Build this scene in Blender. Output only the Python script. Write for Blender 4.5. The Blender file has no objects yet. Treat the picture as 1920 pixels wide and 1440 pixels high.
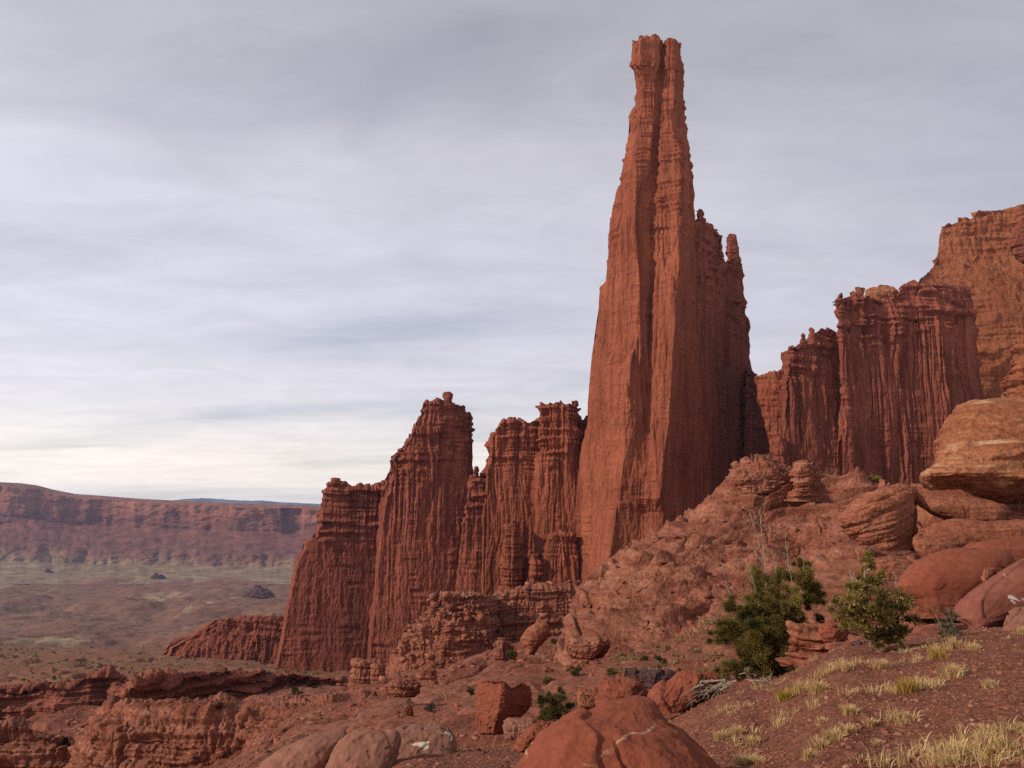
import bpy, math, random
import numpy as np
from mathutils import Vector, Matrix

# ------------------------------------------------------------------ camera, sky, sun, exposure
SC = bpy.context.scene
C = SC.collection
F = 1478.0                      # focal length in photo pixels (photo 1920 wide)
HOR = 955.0                     # photo row of the horizon
TH = math.atan((HOR - 720) / F)
cam_d = bpy.data.cameras.new("camera"); cam = bpy.data.objects.new("camera", cam_d); C.objects.link(cam)
cam_d.sensor_width = 36; cam_d.lens = F / 1920 * 36
cam_d.clip_start = 0.1; cam_d.clip_end = 80000
cam.location = (0, 0, 0); cam.rotation_euler = (math.pi / 2 + TH, 0, 0)
SC.camera = cam

TO_SUN = Vector((-0.79, -0.35, 0.51)).normalized()
SUN_EL = math.asin(TO_SUN.z); SUN_AZ = math.atan2(TO_SUN.x, TO_SUN.y)
sd = bpy.data.lights.new("sun", 'SUN'); so = bpy.data.objects.new("sun", sd); C.objects.link(so)
sd.energy = 3.3; sd.angle = math.radians(0.8); sd.color = (1.0, 0.88, 0.74)
so.rotation_euler = TO_SUN.to_track_quat('Z', 'Y').to_euler()
SC.view_settings.view_transform = 'Standard'; SC.view_settings.look = 'None'
SC.view_settings.exposure = 0.08; SC.view_settings.gamma = 1.0
SC.cycles.use_denoising = False
SC.cycles.max_bounces = 6; SC.cycles.volume_bounces = 1


def nd(nt, typ, **kw):
    n = nt.nodes.new(typ)
    for k, v in kw.items():
        if k.startswith('i_'):
            n.inputs[int(k[2:])].default_value = v
        else:
            setattr(n, k, v)
    return n


def ramp(nt, fac, stops, interp='LINEAR'):
    r = nt.nodes.new('ShaderNodeValToRGB'); r.color_ramp.interpolation = interp
    e = r.color_ramp.elements
    while len(e) < len(stops): e.new(0.5)
    for el, (p, c) in zip(e, stops):
        el.position = p
        el.color = (*c, 1) if isinstance(c, tuple) else (c, c, c, 1)
    nt.links.new(fac, r.inputs[0])
    return r.outputs[0]


def mixc(nt, fac, a, b, mode='MIX'):
    m = nt.nodes.new('ShaderNodeMix'); m.data_type = 'RGBA'; m.blend_type = mode
    for sock, v in ((m.inputs[0], fac), (m.inputs[6], a), (m.inputs[7], b)):
        if hasattr(v, 'is_output'): nt.links.new(v, sock)
        elif isinstance(v, tuple): sock.default_value = (*v, 1)
        else: sock.default_value = v
    return m.outputs[2]


def math_n(nt, op, a, b=None):
    m = nt.nodes.new('ShaderNodeMath'); m.operation = op
    for i, v in enumerate((a, b)):
        if v is None: continue
        if hasattr(v, 'is_output'): nt.links.new(v, m.inputs[i])
        else: m.inputs[i].default_value = v
    return m.outputs[0]


def noise_n(nt, vec, scale, detail=4, rough=0.55, dist=0.0):
    n = nt.nodes.new('ShaderNodeTexNoise')
    n.inputs['Scale'].default_value = scale; n.inputs['Detail'].default_value = detail
    n.inputs['Roughness'].default_value = rough; n.inputs['Distortion'].default_value = dist
    nt.links.new(vec, n.inputs['Vector'])
    return n.outputs['Fac']


def mapping(nt, vec, scale=(1, 1, 1), rot=(0, 0, 0), loc=(0, 0, 0)):
    m = nt.nodes.new('ShaderNodeMapping')
    m.inputs['Scale'].default_value = scale; m.inputs['Rotation'].default_value = rot; m.inputs['Location'].default_value = loc
    nt.links.new(vec, m.inputs['Vector'])
    return m.outputs[0]


W = bpy.data.worlds.new("World"); SC.world = W; W.use_nodes = True
def build_world():
    nt = W.node_tree; nt.nodes.clear(); L = nt.links
    out = nd(nt, 'ShaderNodeOutputWorld')
    sky = nd(nt, 'ShaderNodeTexSky', sky_type='NISHITA', sun_disc=False)
    sky.sun_elevation = SUN_EL; sky.sun_rotation = SUN_AZ; sky.altitude = 1500
    bg1 = nd(nt, 'ShaderNodeBackground'); bg1.inputs[1].default_value = 0.085
    L.new(sky.outputs[0], bg1.inputs[0])
    tc = nd(nt, 'ShaderNodeTexCoord')
    sep = nd(nt, 'ShaderNodeSeparateXYZ'); L.new(tc.outputs['Generated'], sep.inputs[0])
    zc = math_n(nt, 'MAXIMUM', sep.outputs[2], 0.0)
    zz = math_n(nt, 'ADD', zc, 0.10)
    cx = math_n(nt, 'DIVIDE', sep.outputs[0], zz); cy = math_n(nt, 'DIVIDE', sep.outputs[1], zz)
    cmb = nd(nt, 'ShaderNodeCombineXYZ'); L.new(cx, cmb.inputs[0]); L.new(cy, cmb.inputs[1])
    v1 = mapping(nt, cmb.outputs[0], (0.42, 0.80, 1), (0, 0, 0.18), (1.3, 0.4, 0))
    n1 = noise_n(nt, v1, 1.1, 7, 0.52, 0.5)
    v2 = mapping(nt, cmb.outputs[0], (0.26, 0.9, 1), (0, 0, 0.10), (5.1, 2.7, 0))
    n2 = noise_n(nt, v2, 1.6, 6, 0.5, 0.3)
    s = math_n(nt, 'ADD', math_n(nt, 'MULTIPLY', n1, 0.55), math_n(nt, 'MULTIPLY', n2, 0.45))
    cover = ramp(nt, s, [(0.36, 0.64), (0.45, 0.90), (0.52, 1.0)])
    shade = ramp(nt, s, [(0.36, 0.965), (0.50, 1.0), (0.62, 1.04)])
    # thicker grey veil overhead, brighter and creamier towards the horizon
    grad = ramp(nt, zc, [(0.0, (1.02, 0.93, 0.83)), (0.05, (0.90, 0.82, 0.73)), (0.12, (0.655, 0.635, 0.67)), (0.22, (0.565, 0.565, 0.65)),
                         (0.36, (0.545, 0.54, 0.615)), (0.47, (0.475, 0.47, 0.525)), (0.60, (0.39, 0.39, 0.43)), (1.0, (0.22, 0.225, 0.25))])
    side = math_n(nt, 'SUBTRACT', 1.03, math_n(nt, 'MULTIPLY', sep.outputs[0], 0.22))
    grad = mixc(nt, 1.0, grad, side, 'MULTIPLY')
    # fine broken texture in the veil
    n3 = noise_n(nt, mapping(nt, cmb.outputs[0], (1.0, 1.5, 1), (0, 0, 0.25), (9.0, 1.0, 0)), 2.4, 8, 0.62, 1.0)
    grad = mixc(nt, 1.0, grad, ramp(nt, n3, [(0.3, 0.93), (0.7, 1.06)]), 'MULTIPLY')
    cc = mixc(nt, 1.0, grad, shade, 'MULTIPLY')
    bg2 = nd(nt, 'ShaderNodeBackground'); L.new(cc, bg2.inputs[0]); bg2.inputs[1].default_value = 1.10
    mx = nd(nt, 'ShaderNodeMixShader'); L.new(cover, mx.inputs[0]); L.new(bg1.outputs[0], mx.inputs[1]); L.new(bg2.outputs[0], mx.inputs[2])
    L.new(mx.outputs[0], out.inputs[0])
build_world()

# ------------------------------------------------------------------ helpers
ST, CT = math.sin(TH), math.cos(TH)
def at(px, py, Y):
    """the point at forward distance Y seen at photo pixel (px, py)"""
    u = (np.asarray(px, float) - 960) / F; v = (720 - np.asarray(py, float)) / F
    t = Y / (CT - v * ST)
    return np.stack(np.broadcast_arrays(u * t, Y + 0 * t, (ST + v * CT) * t), -1)
def ptw(px, py, Y): return Vector(at(px, py, Y).tolist())

_rng = np.random.default_rng(7)
_G = _rng.normal(size=(256, 3)); _G /= np.linalg.norm(_G, axis=1)[:, None]; _G = _G.astype(np.float32)
_P = _rng.permutation(256).astype(np.int32); _P = np.concatenate([_P, _P, _P])
def gn(x, y, z, seed=0):
    x, y, z = np.broadcast_arrays(np.asarray(x, np.float32) + seed * 17.31, np.asarray(y, np.float32) - seed * 5.77, np.asarray(z, np.float32) + seed * 3.13)
    xi = np.floor(x); yi = np.floor(y); zi = np.floor(z)
    fx, fy, fz = x - xi, y - yi, z - zi
    X = xi.astype(np.int64) & 255; Yy = yi.astype(np.int64) & 255; Z = zi.astype(np.int64) & 255
    u = fx * fx * fx * (fx * (fx * 6 - 15) + 10); v = fy * fy * fy * (fy * (fy * 6 - 15) + 10); w = fz * fz * fz * (fz * (fz * 6 - 15) + 10)
    def g(dx, dy, dz):
        h = _P[_P[_P[(X + dx) & 255] + ((Yy + dy) & 255)] + ((Z + dz) & 255)]
        q = _G[h]
        return q[..., 0] * (fx - dx) + q[..., 1] * (fy - dy) + q[..., 2] * (fz - dz)
    def l(a, b, t): return a + (b - a) * t
    return 1.5 * l(l(l(g(0,0,0), g(1,0,0), u), l(g(0,1,0), g(1,1,0), u), v), l(l(g(0,0,1), g(1,0,1), u), l(g(0,1,1), g(1,1,1), u), v), w)
def fbm(P, lam, oct=4, seed=0, zs=1.0, gain=0.5):
    a, s, r = 1.0, 1.0 / lam, 0
    for o in range(oct):
        r = r + a * gn(P[..., 0] * s, P[..., 1] * s, P[..., 2] * s / zs, seed + o)
        a *= gain; s *= 2.03
    return r
def billow(P, lam, seed=0, zs=1.0):
    return np.abs(gn(P[..., 0] / lam, P[..., 1] / lam, P[..., 2] / (lam * zs), seed))
def sstep(a, b, x):
    t = np.clip((x - a) / (b - a), 0, 1); return t * t * (3 - 2 * t)

def tag(o, label, cat, group=None, kind=None):
    if label: o['label'] = label
    if cat: o['category'] = cat; o['kind'] = 'thing'
    if group: o['group'] = group
    if kind: o['kind'] = kind
    return o
def empty(name, loc=(0, 0, 0)):
    o = bpy.data.objects.new(name, None); C.objects.link(o); o.location = loc; o.empty_display_size = 0.2
    return o
def mesh_np(name, V, Fq, mat, parent=None, smooth=True, attrs=None):
    """V (n,3), Fq (m,3 or 4) -> one linked mesh object"""
    V = np.ascontiguousarray(V, np.float32); Fq = np.ascontiguousarray(Fq, np.int32)
    me = bpy.data.meshes.new(name); n, k = Fq.shape
    me.vertices.add(len(V)); me.vertices.foreach_set('co', V.ravel())
    me.loops.add(n * k); me.loops.foreach_set('vertex_index', Fq.ravel())
    me.polygons.add(n); me.polygons.foreach_set('loop_start', np.arange(0, n * k, k, dtype=np.int32))
    if smooth: me.polygons.foreach_set('use_smooth', np.ones(n, bool))
    for an, av in (attrs or {}).items():
        a = me.attributes.new(an, 'FLOAT', 'POINT'); a.data.foreach_set('value', np.ascontiguousarray(av, np.float32).ravel())
    me.update(calc_edges=True); me.validate()
    if mat: me.materials.append(mat)
    o = bpy.data.objects.new(name, me); C.objects.link(o)
    if parent is not None: o.parent = parent
    return o
def grid_faces(R, Cn):
    i = np.arange(R * Cn).reshape(R, Cn)
    return np.stack([i[:-1, :-1], i[:-1, 1:], i[1:, 1:], i[1:, :-1]], -1).reshape(-1, 4)
def grid_normals(P):
    du = np.gradient(P, axis=1); dv = np.gradient(P, axis=0)
    n = np.cross(du, dv); l = np.linalg.norm(n, axis=-1, keepdims=True)
    return n / np.maximum(l, 1e-9)

# ------------------------------------------------------------------ materials
def new_mat(name, rough=0.95, spec=0.15):
    m = bpy.data.materials.new(name); m.use_nodes = True
    b = m.node_tree.nodes['Principled BSDF']
    b.inputs['Roughness'].default_value = rough; b.inputs['Specular IOR Level'].default_value = spec
    return m, m.node_tree, b
def pos(nt): return nd(nt, 'ShaderNodeNewGeometry').outputs['Position']

def rock_mat(name, dark, base, light, unit, bed=1.0, streak=0.5, bump=0.35, pale=None, pale_amt=0.0, tilt=(0.03, 0.0), fine=1.0, con=1.0):
    """banded, streaked sandstone; unit = size in metres of its main features"""
    dark, base, light = [(c[0] * 0.80, c[1] * 0.735, c[2] * 0.70) for c in (dark, base, light)]
    m, nt, b = new_mat(name)
    p = pos(nt)
    warp = noise_n(nt, p, 0.25 / unit, 3)
    pm = mapping(nt, p, (0.10, 0.10, 1.0), (tilt[0], tilt[1], 0))
    beds = noise_n(nt, pm, 0.9 / unit, 5, 0.65, 0.35)
    bl = noise_n(nt, mapping(nt, p, (1, 1, 0.07)), 0.8 / unit, 5, 0.6)
    big = noise_n(nt, p, 0.06 / unit, 5, 0.6)
    fn = noise_n(nt, p, 3.0 / unit * fine, 6, 0.68)
    f1 = ramp(nt, big, [(0.33, 0.0), (0.67, 1.0)])
    col = mixc(nt, f1, dark, base)
    f2 = ramp(nt, beds, [(0.42, 0.0), (0.64, 1.0)])
    col = mixc(nt, math_n(nt, 'MULTIPLY', f2, 0.65 * bed), col, light)
    f2b = ramp(nt, beds, [(0.36, 1.0), (0.44, 0.0)])
    col = mixc(nt, math_n(nt, 'MULTIPLY', f2b, 0.6 * bed), col, dark)
    f3 = ramp(nt, bl, [(0.46, 0.0), (0.66, 1.0)])
    col = mixc(nt, math_n(nt, 'MULTIPLY', f3, streak), col, tuple(c * 0.62 for c in dark))
    if streak > 0.2:      # broad dark varnish running down the faces
        b2 = noise_n(nt, mapping(nt, p, (1, 1, 0.05)), 0.26 / unit, 4, 0.6, 0.3)
        col = mixc(nt, math_n(nt, 'MULTIPLY', ramp(nt, b2, [(0.50, 0.0), (0.62, 0.8)]), streak), col, tuple(c * 0.55 for c in dark))
    f4 = ramp(nt, fn, [(0.34, 1 - 0.45 * con), (0.5, 1.0), (0.66, 1 + 0.40 * con)])
    col = mixc(nt, 1.0, col, f4, 'MULTIPLY')
    if pale:
        pw = noise_n(nt, mapping(nt, p, (0.12, 0.12, 1.0), (0.05, 0.08, 0)), 1.4 / unit, 3, 0.5, 0.8)
        f5 = ramp(nt, pw, [(0.60 - 0.14 * pale_amt, 0.0), (0.66 - 0.12 * pale_amt, 1.0)])
        f6 = math_n(nt, 'MULTIPLY', f5, ramp(nt, warp, [(0.45, 0.1), (0.6, 1.0)]))
        col = mixc(nt, math_n(nt, 'MULTIPLY', f6, 0.8), col, pale)
    nt.links.new(col, b.inputs['Base Color'])
    bh = math_n(nt, 'ADD', math_n(nt, 'MULTIPLY', beds, 0.3 * bed), math_n(nt, 'ADD', math_n(nt, 'MULTIPLY', fn, 0.55), math_n(nt, 'MULTIPLY', bl, 0.5)))
    bm = nd(nt, 'ShaderNodeBump'); bm.inputs['Strength'].default_value = 0.9; bm.inputs['Distance'].default_value = bump * unit
    nt.links.new(bh, bm.inputs['Height']); nt.links.new(bm.outputs[0], b.inputs['Normal'])
    return m

M = {}
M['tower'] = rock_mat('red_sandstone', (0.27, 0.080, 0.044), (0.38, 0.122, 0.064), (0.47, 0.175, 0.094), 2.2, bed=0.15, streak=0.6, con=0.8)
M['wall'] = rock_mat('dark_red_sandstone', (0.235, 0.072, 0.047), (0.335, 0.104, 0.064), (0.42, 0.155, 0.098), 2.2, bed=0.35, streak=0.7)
M['orange'] = rock_mat('orange_sandstone', (0.28, 0.092, 0.044), (0.375, 0.135, 0.066), (0.46, 0.195, 0.10), 2.6, bed=0.5, streak=0.4)
M['hill'] = rock_mat('slickrock', (0.225, 0.076, 0.046), (0.325, 0.116, 0.068), (0.49, 0.24, 0.16), 1.3, bed=0.9, streak=0.3, bump=0.3, tilt=(0.03, 0.2))
M['ledge'] = rock_mat('ledge_sandstone', (0.22, 0.074, 0.049), (0.32, 0.108, 0.068), (0.42, 0.165, 0.108), 1.5, bed=0.9, streak=0.3)
M['block'] = rock_mat('boulder_sandstone', (0.25, 0.085, 0.050), (0.335, 0.125, 0.072), (0.42, 0.19, 0.115), 0.7, bed=0.7, streak=0.15, bump=0.22)
M['capped'] = rock_mat('banded_boulder_sandstone', (0.27, 0.095, 0.048), (0.36, 0.14, 0.068), (0.45, 0.21, 0.11), 0.9, bed=1.0, streak=0.1, bump=0.25, pale=(0.50, 0.32, 0.18), pale_amt=0.2, tilt=(0.05, 0.1))
M['red_boulder'] = rock_mat('brick_red_sandstone', (0.235, 0.072, 0.043), (0.285, 0.088, 0.051), (0.34, 0.125, 0.075), 0.22, bed=0.25, streak=0.0, bump=0.10, fine=0.5, con=0.45)
M['grey_boulder'] = rock_mat('dusty_sandstone', (0.25, 0.115, 0.080), (0.31, 0.145, 0.105), (0.37, 0.19, 0.14), 0.25, bed=0.25, streak=0.0, bump=0.10, fine=0.6, con=0.45)


# ------------------------------------------------------------------ rock builder
def body(name, Y, rows, mat, sky=None, thick=30, nx=200, ny=200, disp=None, topk=6, nb=36, taper=0.0, parent=None, extra_d=None, jag=0.0, jag_w=6, seed=1, edge=0.0):
    """A rock mass traced from its real outline. rows: (row, [(column, depth offset in m), ...]) top to bottom, all with the
    same number of points; it gets a front, a top and a back side, then is eroded along its normals by disp(P, t, e)."""
    rows = sorted(rows, key=lambda r: r[0])
    pys = np.array([r[0] for r in rows], float)
    PX = np.array([[q[0] for q in r[1]] for r in rows], float); D = np.array([[q[1] for q in r[1]] for r in rows], float)
    K = PX.shape[1]; ks = np.arange(K)
    mpx = PX.mean(0); md = D.mean(0)
    seg = np.hypot(np.diff(mpx) * Y / F, np.diff(md) * 0.6) + 1e-6
    cum = np.concatenate([[0], np.cumsum(seg)]); e = np.linspace(0, 1, nx)
    c = np.interp(e * cum[-1], cum, ks)
    if sky:
        sc_, sp = [], []
        for (x, y) in sky:
            pk = np.array([np.interp(y, pys, PX[:, k]) for k in range(K)])
            sc_.append(np.interp(x, pk, ks)); sp.append(y)
        o = np.argsort(sc_, kind='stable')
        top = np.interp(c, np.array(sc_)[o], np.array(sp)[o])
    else:
        top = np.full(nx, pys[0])
    if jag:
        q = np.arange(nx) / jag_w
        top = top + jag * (gn(q, 0.5, 0.5, seed + 40) + np.tanh(4 * gn(q * 0.4, 3.5, 0.5, seed + 41)) * 0.8)
    t = np.linspace(0, 1, ny)[:, None]
    py = pys[-1] + (top[None] - pys[-1]) * t
    k0 = np.clip(np.floor(c).astype(int), 0, K - 2); fr = (c - k0)[None]
    A = np.stack([np.interp(py, pys, PX[:, k]) for k in range(K)]); B = np.stack([np.interp(py, pys, D[:, k]) for k in range(K)])
    j = np.arange(nx)
    px = A[k0, :, j].T * (1 - fr) + A[k0 + 1, :, j].T * fr
    dd = B[k0, :, j].T * (1 - fr) + B[k0 + 1, :, j].T * fr
    # soften the creases a little
    for _ in range(2):
        dd[:, 1:-1] = 0.25 * dd[:, :-2] + 0.5 * dd[:, 1:-1] + 0.25 * dd[:, 2:]
    Pf = at(px, py, Y + dd)
    shape = (1 - np.abs(2 * e - 1) ** 6)
    def behind(Q, off):
        R = Q.copy(); k = (Q[:, 1] + off) / Q[:, 1]; R[:, 0] *= k; R[:, 1] += off; R[:, 2] = np.minimum(R[:, 2], R[:, 2] * k)
        return R
    tops = Pf[-1]; t0 = thick * (1 - taper)
    br = []
    for i in range(1, topk + 1):
        b_ = behind(tops, t0 * shape * i / topk); b_[:, 2] += -0.02 * thick * i / topk + 0.05 * t0 * math.sin(math.pi * i / topk)
        br.append(b_)
    Bk = []; ridx = []
    for i in range(1, nb + 1):
        u = i / nb; r = int(round((1 - u) * (ny - 1))); ridx.append(r)
        b_ = behind(Pf[r], shape * (t0 + (thick - t0) * math.sqrt(1 - (1 - u) ** 2))); b_[:, 2] -= 0.02 * thick
        Bk.append(b_)
    P = np.concatenate([Pf, np.array(br), np.array(Bk)], 0)
    N = grid_normals(P)
    mid = N[ny // 2, nx // 4: 3 * nx // 4].mean(0)
    if mid[1] > 0: N = -N
    # stable normals at the top edge
    tt = np.concatenate([np.repeat(t, nx, 1), np.ones((topk + nb, nx))], 0); ee = np.repeat(e[None], P.shape[0], 0)
    if disp:
        d = disp(P, tt, ee)
        if edge: d = d * sstep(0, edge, np.minimum(ee, 1 - ee))
        P = P + N * d[..., None]
        for col in (0, -1):
            f = P[:ny, col]
            for i in range(topk): P[ny + i, col] = f[-1]
            for i in range(nb): P[ny + topk + i, col] = f[ridx[i]]
    return mesh_np(name, P.reshape(-1, 3), grid_faces(*P.shape[:2]), mat, parent)

def cliff_disp(unit=1.0, flutes=((2.6, 9, 14), (1.0, 3.6, 12)), beds=((0.8, 4.5), (0.4, 1.7)), rough=0.5, cap=0.80, cap_beds=2.2, base_smooth=0.0, big=2.0, seed=1, block=0.5, groove=1.3, low_beds=0.10, smooth_to=0.7):
    """vertical ribs and grooves, a bedded cap, broken plates and roughness, in metres"""
    def f(P, t, e):
        wx = fbm(P, 24 * unit, 2, seed + 9, 2.5) * 3.0 * unit
        Q = P.copy(); Q[..., 0] += wx; Q[..., 1] += wx * 0.7
        d = big * unit * fbm(P, 45 * unit, 2, seed + 30, 3.0)
        low = 1 - base_smooth * (1 - sstep(smooth_to - 0.5, smooth_to, t + 0.30 * gn(P[..., 0] / (26 * unit), P[..., 1] / (26 * unit), 0.5, seed + 3)))
        sel = sstep(-0.12, 0.14, gn(P[..., 0] / (24 * unit), P[..., 1] / (24 * unit), P[..., 2] / (75 * unit), seed + 5) + 0.25 * gn(P[..., 0] / (7 * unit), P[..., 1] / (7 * unit), P[..., 2] / (20 * unit), seed + 4))
        for i, (a, lam, zs) in enumerate(flutes):
            bl = billow(Q, lam * unit, seed + 2 * i, zs)
            d = d + a * unit * (np.minimum(bl * 2.2, 1.0) ** 0.7 - 0.7) * low * (0.22 + 0.78 * sel)
        for i, (lam, w) in enumerate(((5.5, 7.0), (2.4, 5.0))):
            g = 1 - np.minimum(billow(Q, lam * unit, seed + 50 + i, 30) * w, 1)
            d = d - groove * unit * (1.0, 0.5)[i] * g * low * sstep(-0.15, 0.25, gn(P[..., 0] / (12 * unit), P[..., 1] / (12 * unit), P[..., 2] / (55 * unit), seed + 55 + i))
        z = P[..., 2] + 1.1 * unit * gn(P[..., 0] / (16 * unit), P[..., 1] / (16 * unit), P[..., 2] / (50 * unit), seed + 6)
        cm = sstep(cap - 0.06, cap + 0.05, t + 0.10 * gn(P[..., 0] / (14 * unit), P[..., 1] / (14 * unit), 0.3, seed + 8))
        patch = sstep(0.05, 0.45, gn(P[..., 0] / (15 * unit), P[..., 1] / (15 * unit), P[..., 2] / (30 * unit), seed + 14))
        k = (low_beds * (1 + 4 * patch) + (cap_beds - low_beds) * cm) * (0.5 + 1.0 * sstep(-0.3, 0.4, gn(P[..., 0] / (7 * unit), P[..., 1] / (7 * unit), P[..., 2] / (9 * unit), seed + 12)))
        for i, (a, h) in enumerate(beds):
            d = d + a * unit * np.tanh(3.2 * gn(P[..., 0] / (24 * unit), P[..., 1] / (24 * unit), z / (h * unit), seed + 20 + i)) * k
        if block:
            b = fbm(P, 6.5 * unit, 2, seed + 15, 5.0)
            d = d + block * unit * np.floor(b * 3.2) * 0.7 * (0.4 + 0.9 * sel)
            b = fbm(P, 2.6 * unit, 2, seed + 18, 3.0)
            d = d + block * 0.45 * unit * np.floor(b * 3.0)
        d = d + rough * unit * (fbm(P, 2.6 * unit, 3, seed + 25, 2.6, 0.62) + 1.2 * (0.5 - billow(P, 1.5 * unit, seed + 28, 2.0))) * (0.4 + 0.5 * sel + 0.5 * cm)
        return d - np.percentile(d, 62)
    return f

def ledge_disp(unit=1.0, big=1.5, beds=((0.9, 3.2), (0.45, 1.1)), rough=0.5, cracks=0.8, block=0.4, seed=1, tilt=0.0, lens=0.5, steps=(), pillow=()):
    """broken bedded rock: stacked lens-shaped ledges, pockets, joints and roughness, in metres"""
    def f(P, t, e):
        d = big * unit * fbm(P, 13 * unit, 3, seed, 0.75)
        z = P[..., 2] + tilt * P[..., 0] + 0.5 * unit * gn(P[..., 0] / (17 * unit), P[..., 1] / (17 * unit), 0.5, seed + 6)
        k = 0.45 + 0.9 * sstep(-0.25, 0.35, gn(P[..., 0] / (9 * unit), P[..., 1] / (9 * unit), P[..., 2] / (5 * unit), seed + 12))
        for i, (a, h) in enumerate(beds):
            l = 6.0 * h * unit
            d = d + a * unit * np.tanh(5.0 * gn(P[..., 0] / l, P[..., 1] / l, z / (h * unit), seed + 20 + i)) * k * lens
        zc = P[..., 2] + tilt * P[..., 0] + 0.8 * unit * gn(P[..., 0] / (15 * unit), P[..., 1] / (15 * unit), P[..., 2] / (40 * unit), seed + 7)
        for i, (a, h) in enumerate(beds):
            d = d + 1.35 * a * unit * np.tanh(3.6 * gn(P[..., 0] / (26 * unit), P[..., 1] / (26 * unit), zc / (0.8 * h * unit), seed + 60 + i)) * k
        for i, (a, h) in enumerate(steps):      # true ledges: risers and treads
            q = zc / (h * unit) + 0.30 * gn(P[..., 0] / (7 * unit), P[..., 1] / (7 * unit), P[..., 2] / (12 * unit), seed + 70 + i)
            fr = q - np.floor(q); m = sstep(-0.25, 0.2, gn(P[..., 0] / (10 * unit), P[..., 1] / (10 * unit), np.floor(q) * 0.83, seed + 74 + i))
            d = d + a * unit * (np.minimum(fr, (1 - fr) * 9) - 0.45) * (0.12 + 0.88 * m)
        for i, (a, h) in enumerate(pillow):     # rounded, stacked layers parted by sharp seams
            q = zc / (h * unit) + 0.55 * gn(P[..., 0] / (14 * unit), P[..., 1] / (14 * unit), P[..., 2] / (30 * unit), seed + 80 + i)
            fr = q - np.floor(q); m = 0.35 + 0.65 * sstep(-0.3, 0.2, gn(P[..., 0] / (9 * unit), P[..., 1] / (9 * unit), np.floor(q) * 0.83, seed + 84 + i))
            d = d + a * unit * ((1 - np.abs(2 * fr - 1) ** 3.0) - 0.75 + 0.9 * gn(P[..., 0] / (12 * unit), P[..., 1] / (12 * unit), np.floor(q) * 0.71, seed + 88)) * m
        h = beds[-1][1]; l = 7.0 * h * unit
        d = d - 1.3 * beds[-1][0] * unit * sstep(0.22, 0.40, gn(P[..., 0] / l, P[..., 1] / l, z / (1.1 * h * unit), seed + 29)) * k
        cr = np.minimum(billow(P, 6 * unit, seed + 31, 1.8) * 10, 1)
        d = d - cracks * unit * (1 - cr) * sstep(-0.1, 0.3, gn(P[..., 0] / (11 * unit), P[..., 1] / (11 * unit), P[..., 2] / (8 * unit), seed + 13))
        b = fbm(P, 4.0 * unit, 2, seed + 15, 0.7)
        d = d + block * unit * np.floor(b * 3.0) * 0.7
        d = d + rough * unit * fbm(P, 1.9 * unit, 4, seed + 25, 0.7, 0.62)
        return d - np.percentile(d, 60)
    return f

def blob(name, Y, outline, mat, bulge, thick=None, nx=90, ny=70, p=2.3, disp=None, parent=None, seed=1, lean=0.0, K=11, skew=0.0):
    """a boulder: outline = (row, left, right) top to bottom; bulges bulge metres towards and thick metres away"""
    outline = sorted(outline); y0, y1 = outline[0][0], outline[-1][0]; rows = []
    for (py, xl, xr) in outline:
        v = (py - y0) / (y1 - y0)
        vv = max(0.0, 1 - abs(min(1.0, 1.35 * (1 - v)) if False else (1 - min(1, v * 1.6))) ** 2.2) ** 0.5
        r = []
        for k in range(K):
            fx = 0.5 - 0.5 * math.cos(math.pi * k / (K - 1))
            s = abs(2 * fx - 1)
            g = max(0.0, 1 - s ** p) ** (1 / p)
            r.append((xl + (xr - xl) * fx, -bulge * vv * g * (1 + skew * (2 * fx - 1)) - lean * v))
        rows.append((py, r))
    return body(name, Y, rows, mat, thick=thick or bulge, nx=nx, ny=ny, disp=disp, topk=2, nb=20, taper=0.95, parent=parent, seed=seed)

def boulder_disp(unit, big=0.25, mid=0.06, fine=0.015, beds=0.0, crack=0.0, seed=1, facet=0.0):
    if not crack: crack = 0.25 * mid
    fine *= 1.7 if unit <= 1.5 else 0.6
    def f(P, t, e):
        d = big * fbm(P, 1.6 * unit, 2, seed) + mid * fbm(P, 0.5 * unit, 3, seed + 4) + fine * fbm(P, 0.12 * unit, 3, seed + 8, 1, 0.6)
        if beds: d = d + beds * np.tanh(3 * gn(P[..., 0] / (3 * unit), P[..., 1] / (3 * unit), (P[..., 2] + 0.12 * P[..., 0]) / (0.16 * unit), seed + 2)) * sstep(-0.2, 0.4, gn(P[..., 0] / unit, P[..., 1] / unit, P[..., 2] / unit, seed + 3))
        d = d - crack * (1 - np.minimum(billow(P, 0.9 * unit, seed + 6) * 16, 1)) * sstep(-0.1, 0.2, gn(P[..., 0] / unit, P[..., 1] / unit, P[..., 2] / unit, seed + 17))
        d = d - 1.2 * fine * sstep(0.30, 0.42, gn(P[..., 0] / (.11 * unit), P[..., 1] / (.11 * unit), P[..., 2] / (.07 * unit), seed + 19))
        d = d + 0.5 * mid * np.floor(2.2 * fbm(P, 0.7 * unit, 2, seed + 21)) * sstep(0, 0.3, gn(P[..., 0] / unit, P[..., 1] / unit, P[..., 2] / unit, seed + 23))
        if facet: d = d + facet * np.floor(2.5 * fbm(P, 1.1 * unit, 1, seed + 11))
        return d
    return f

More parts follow.
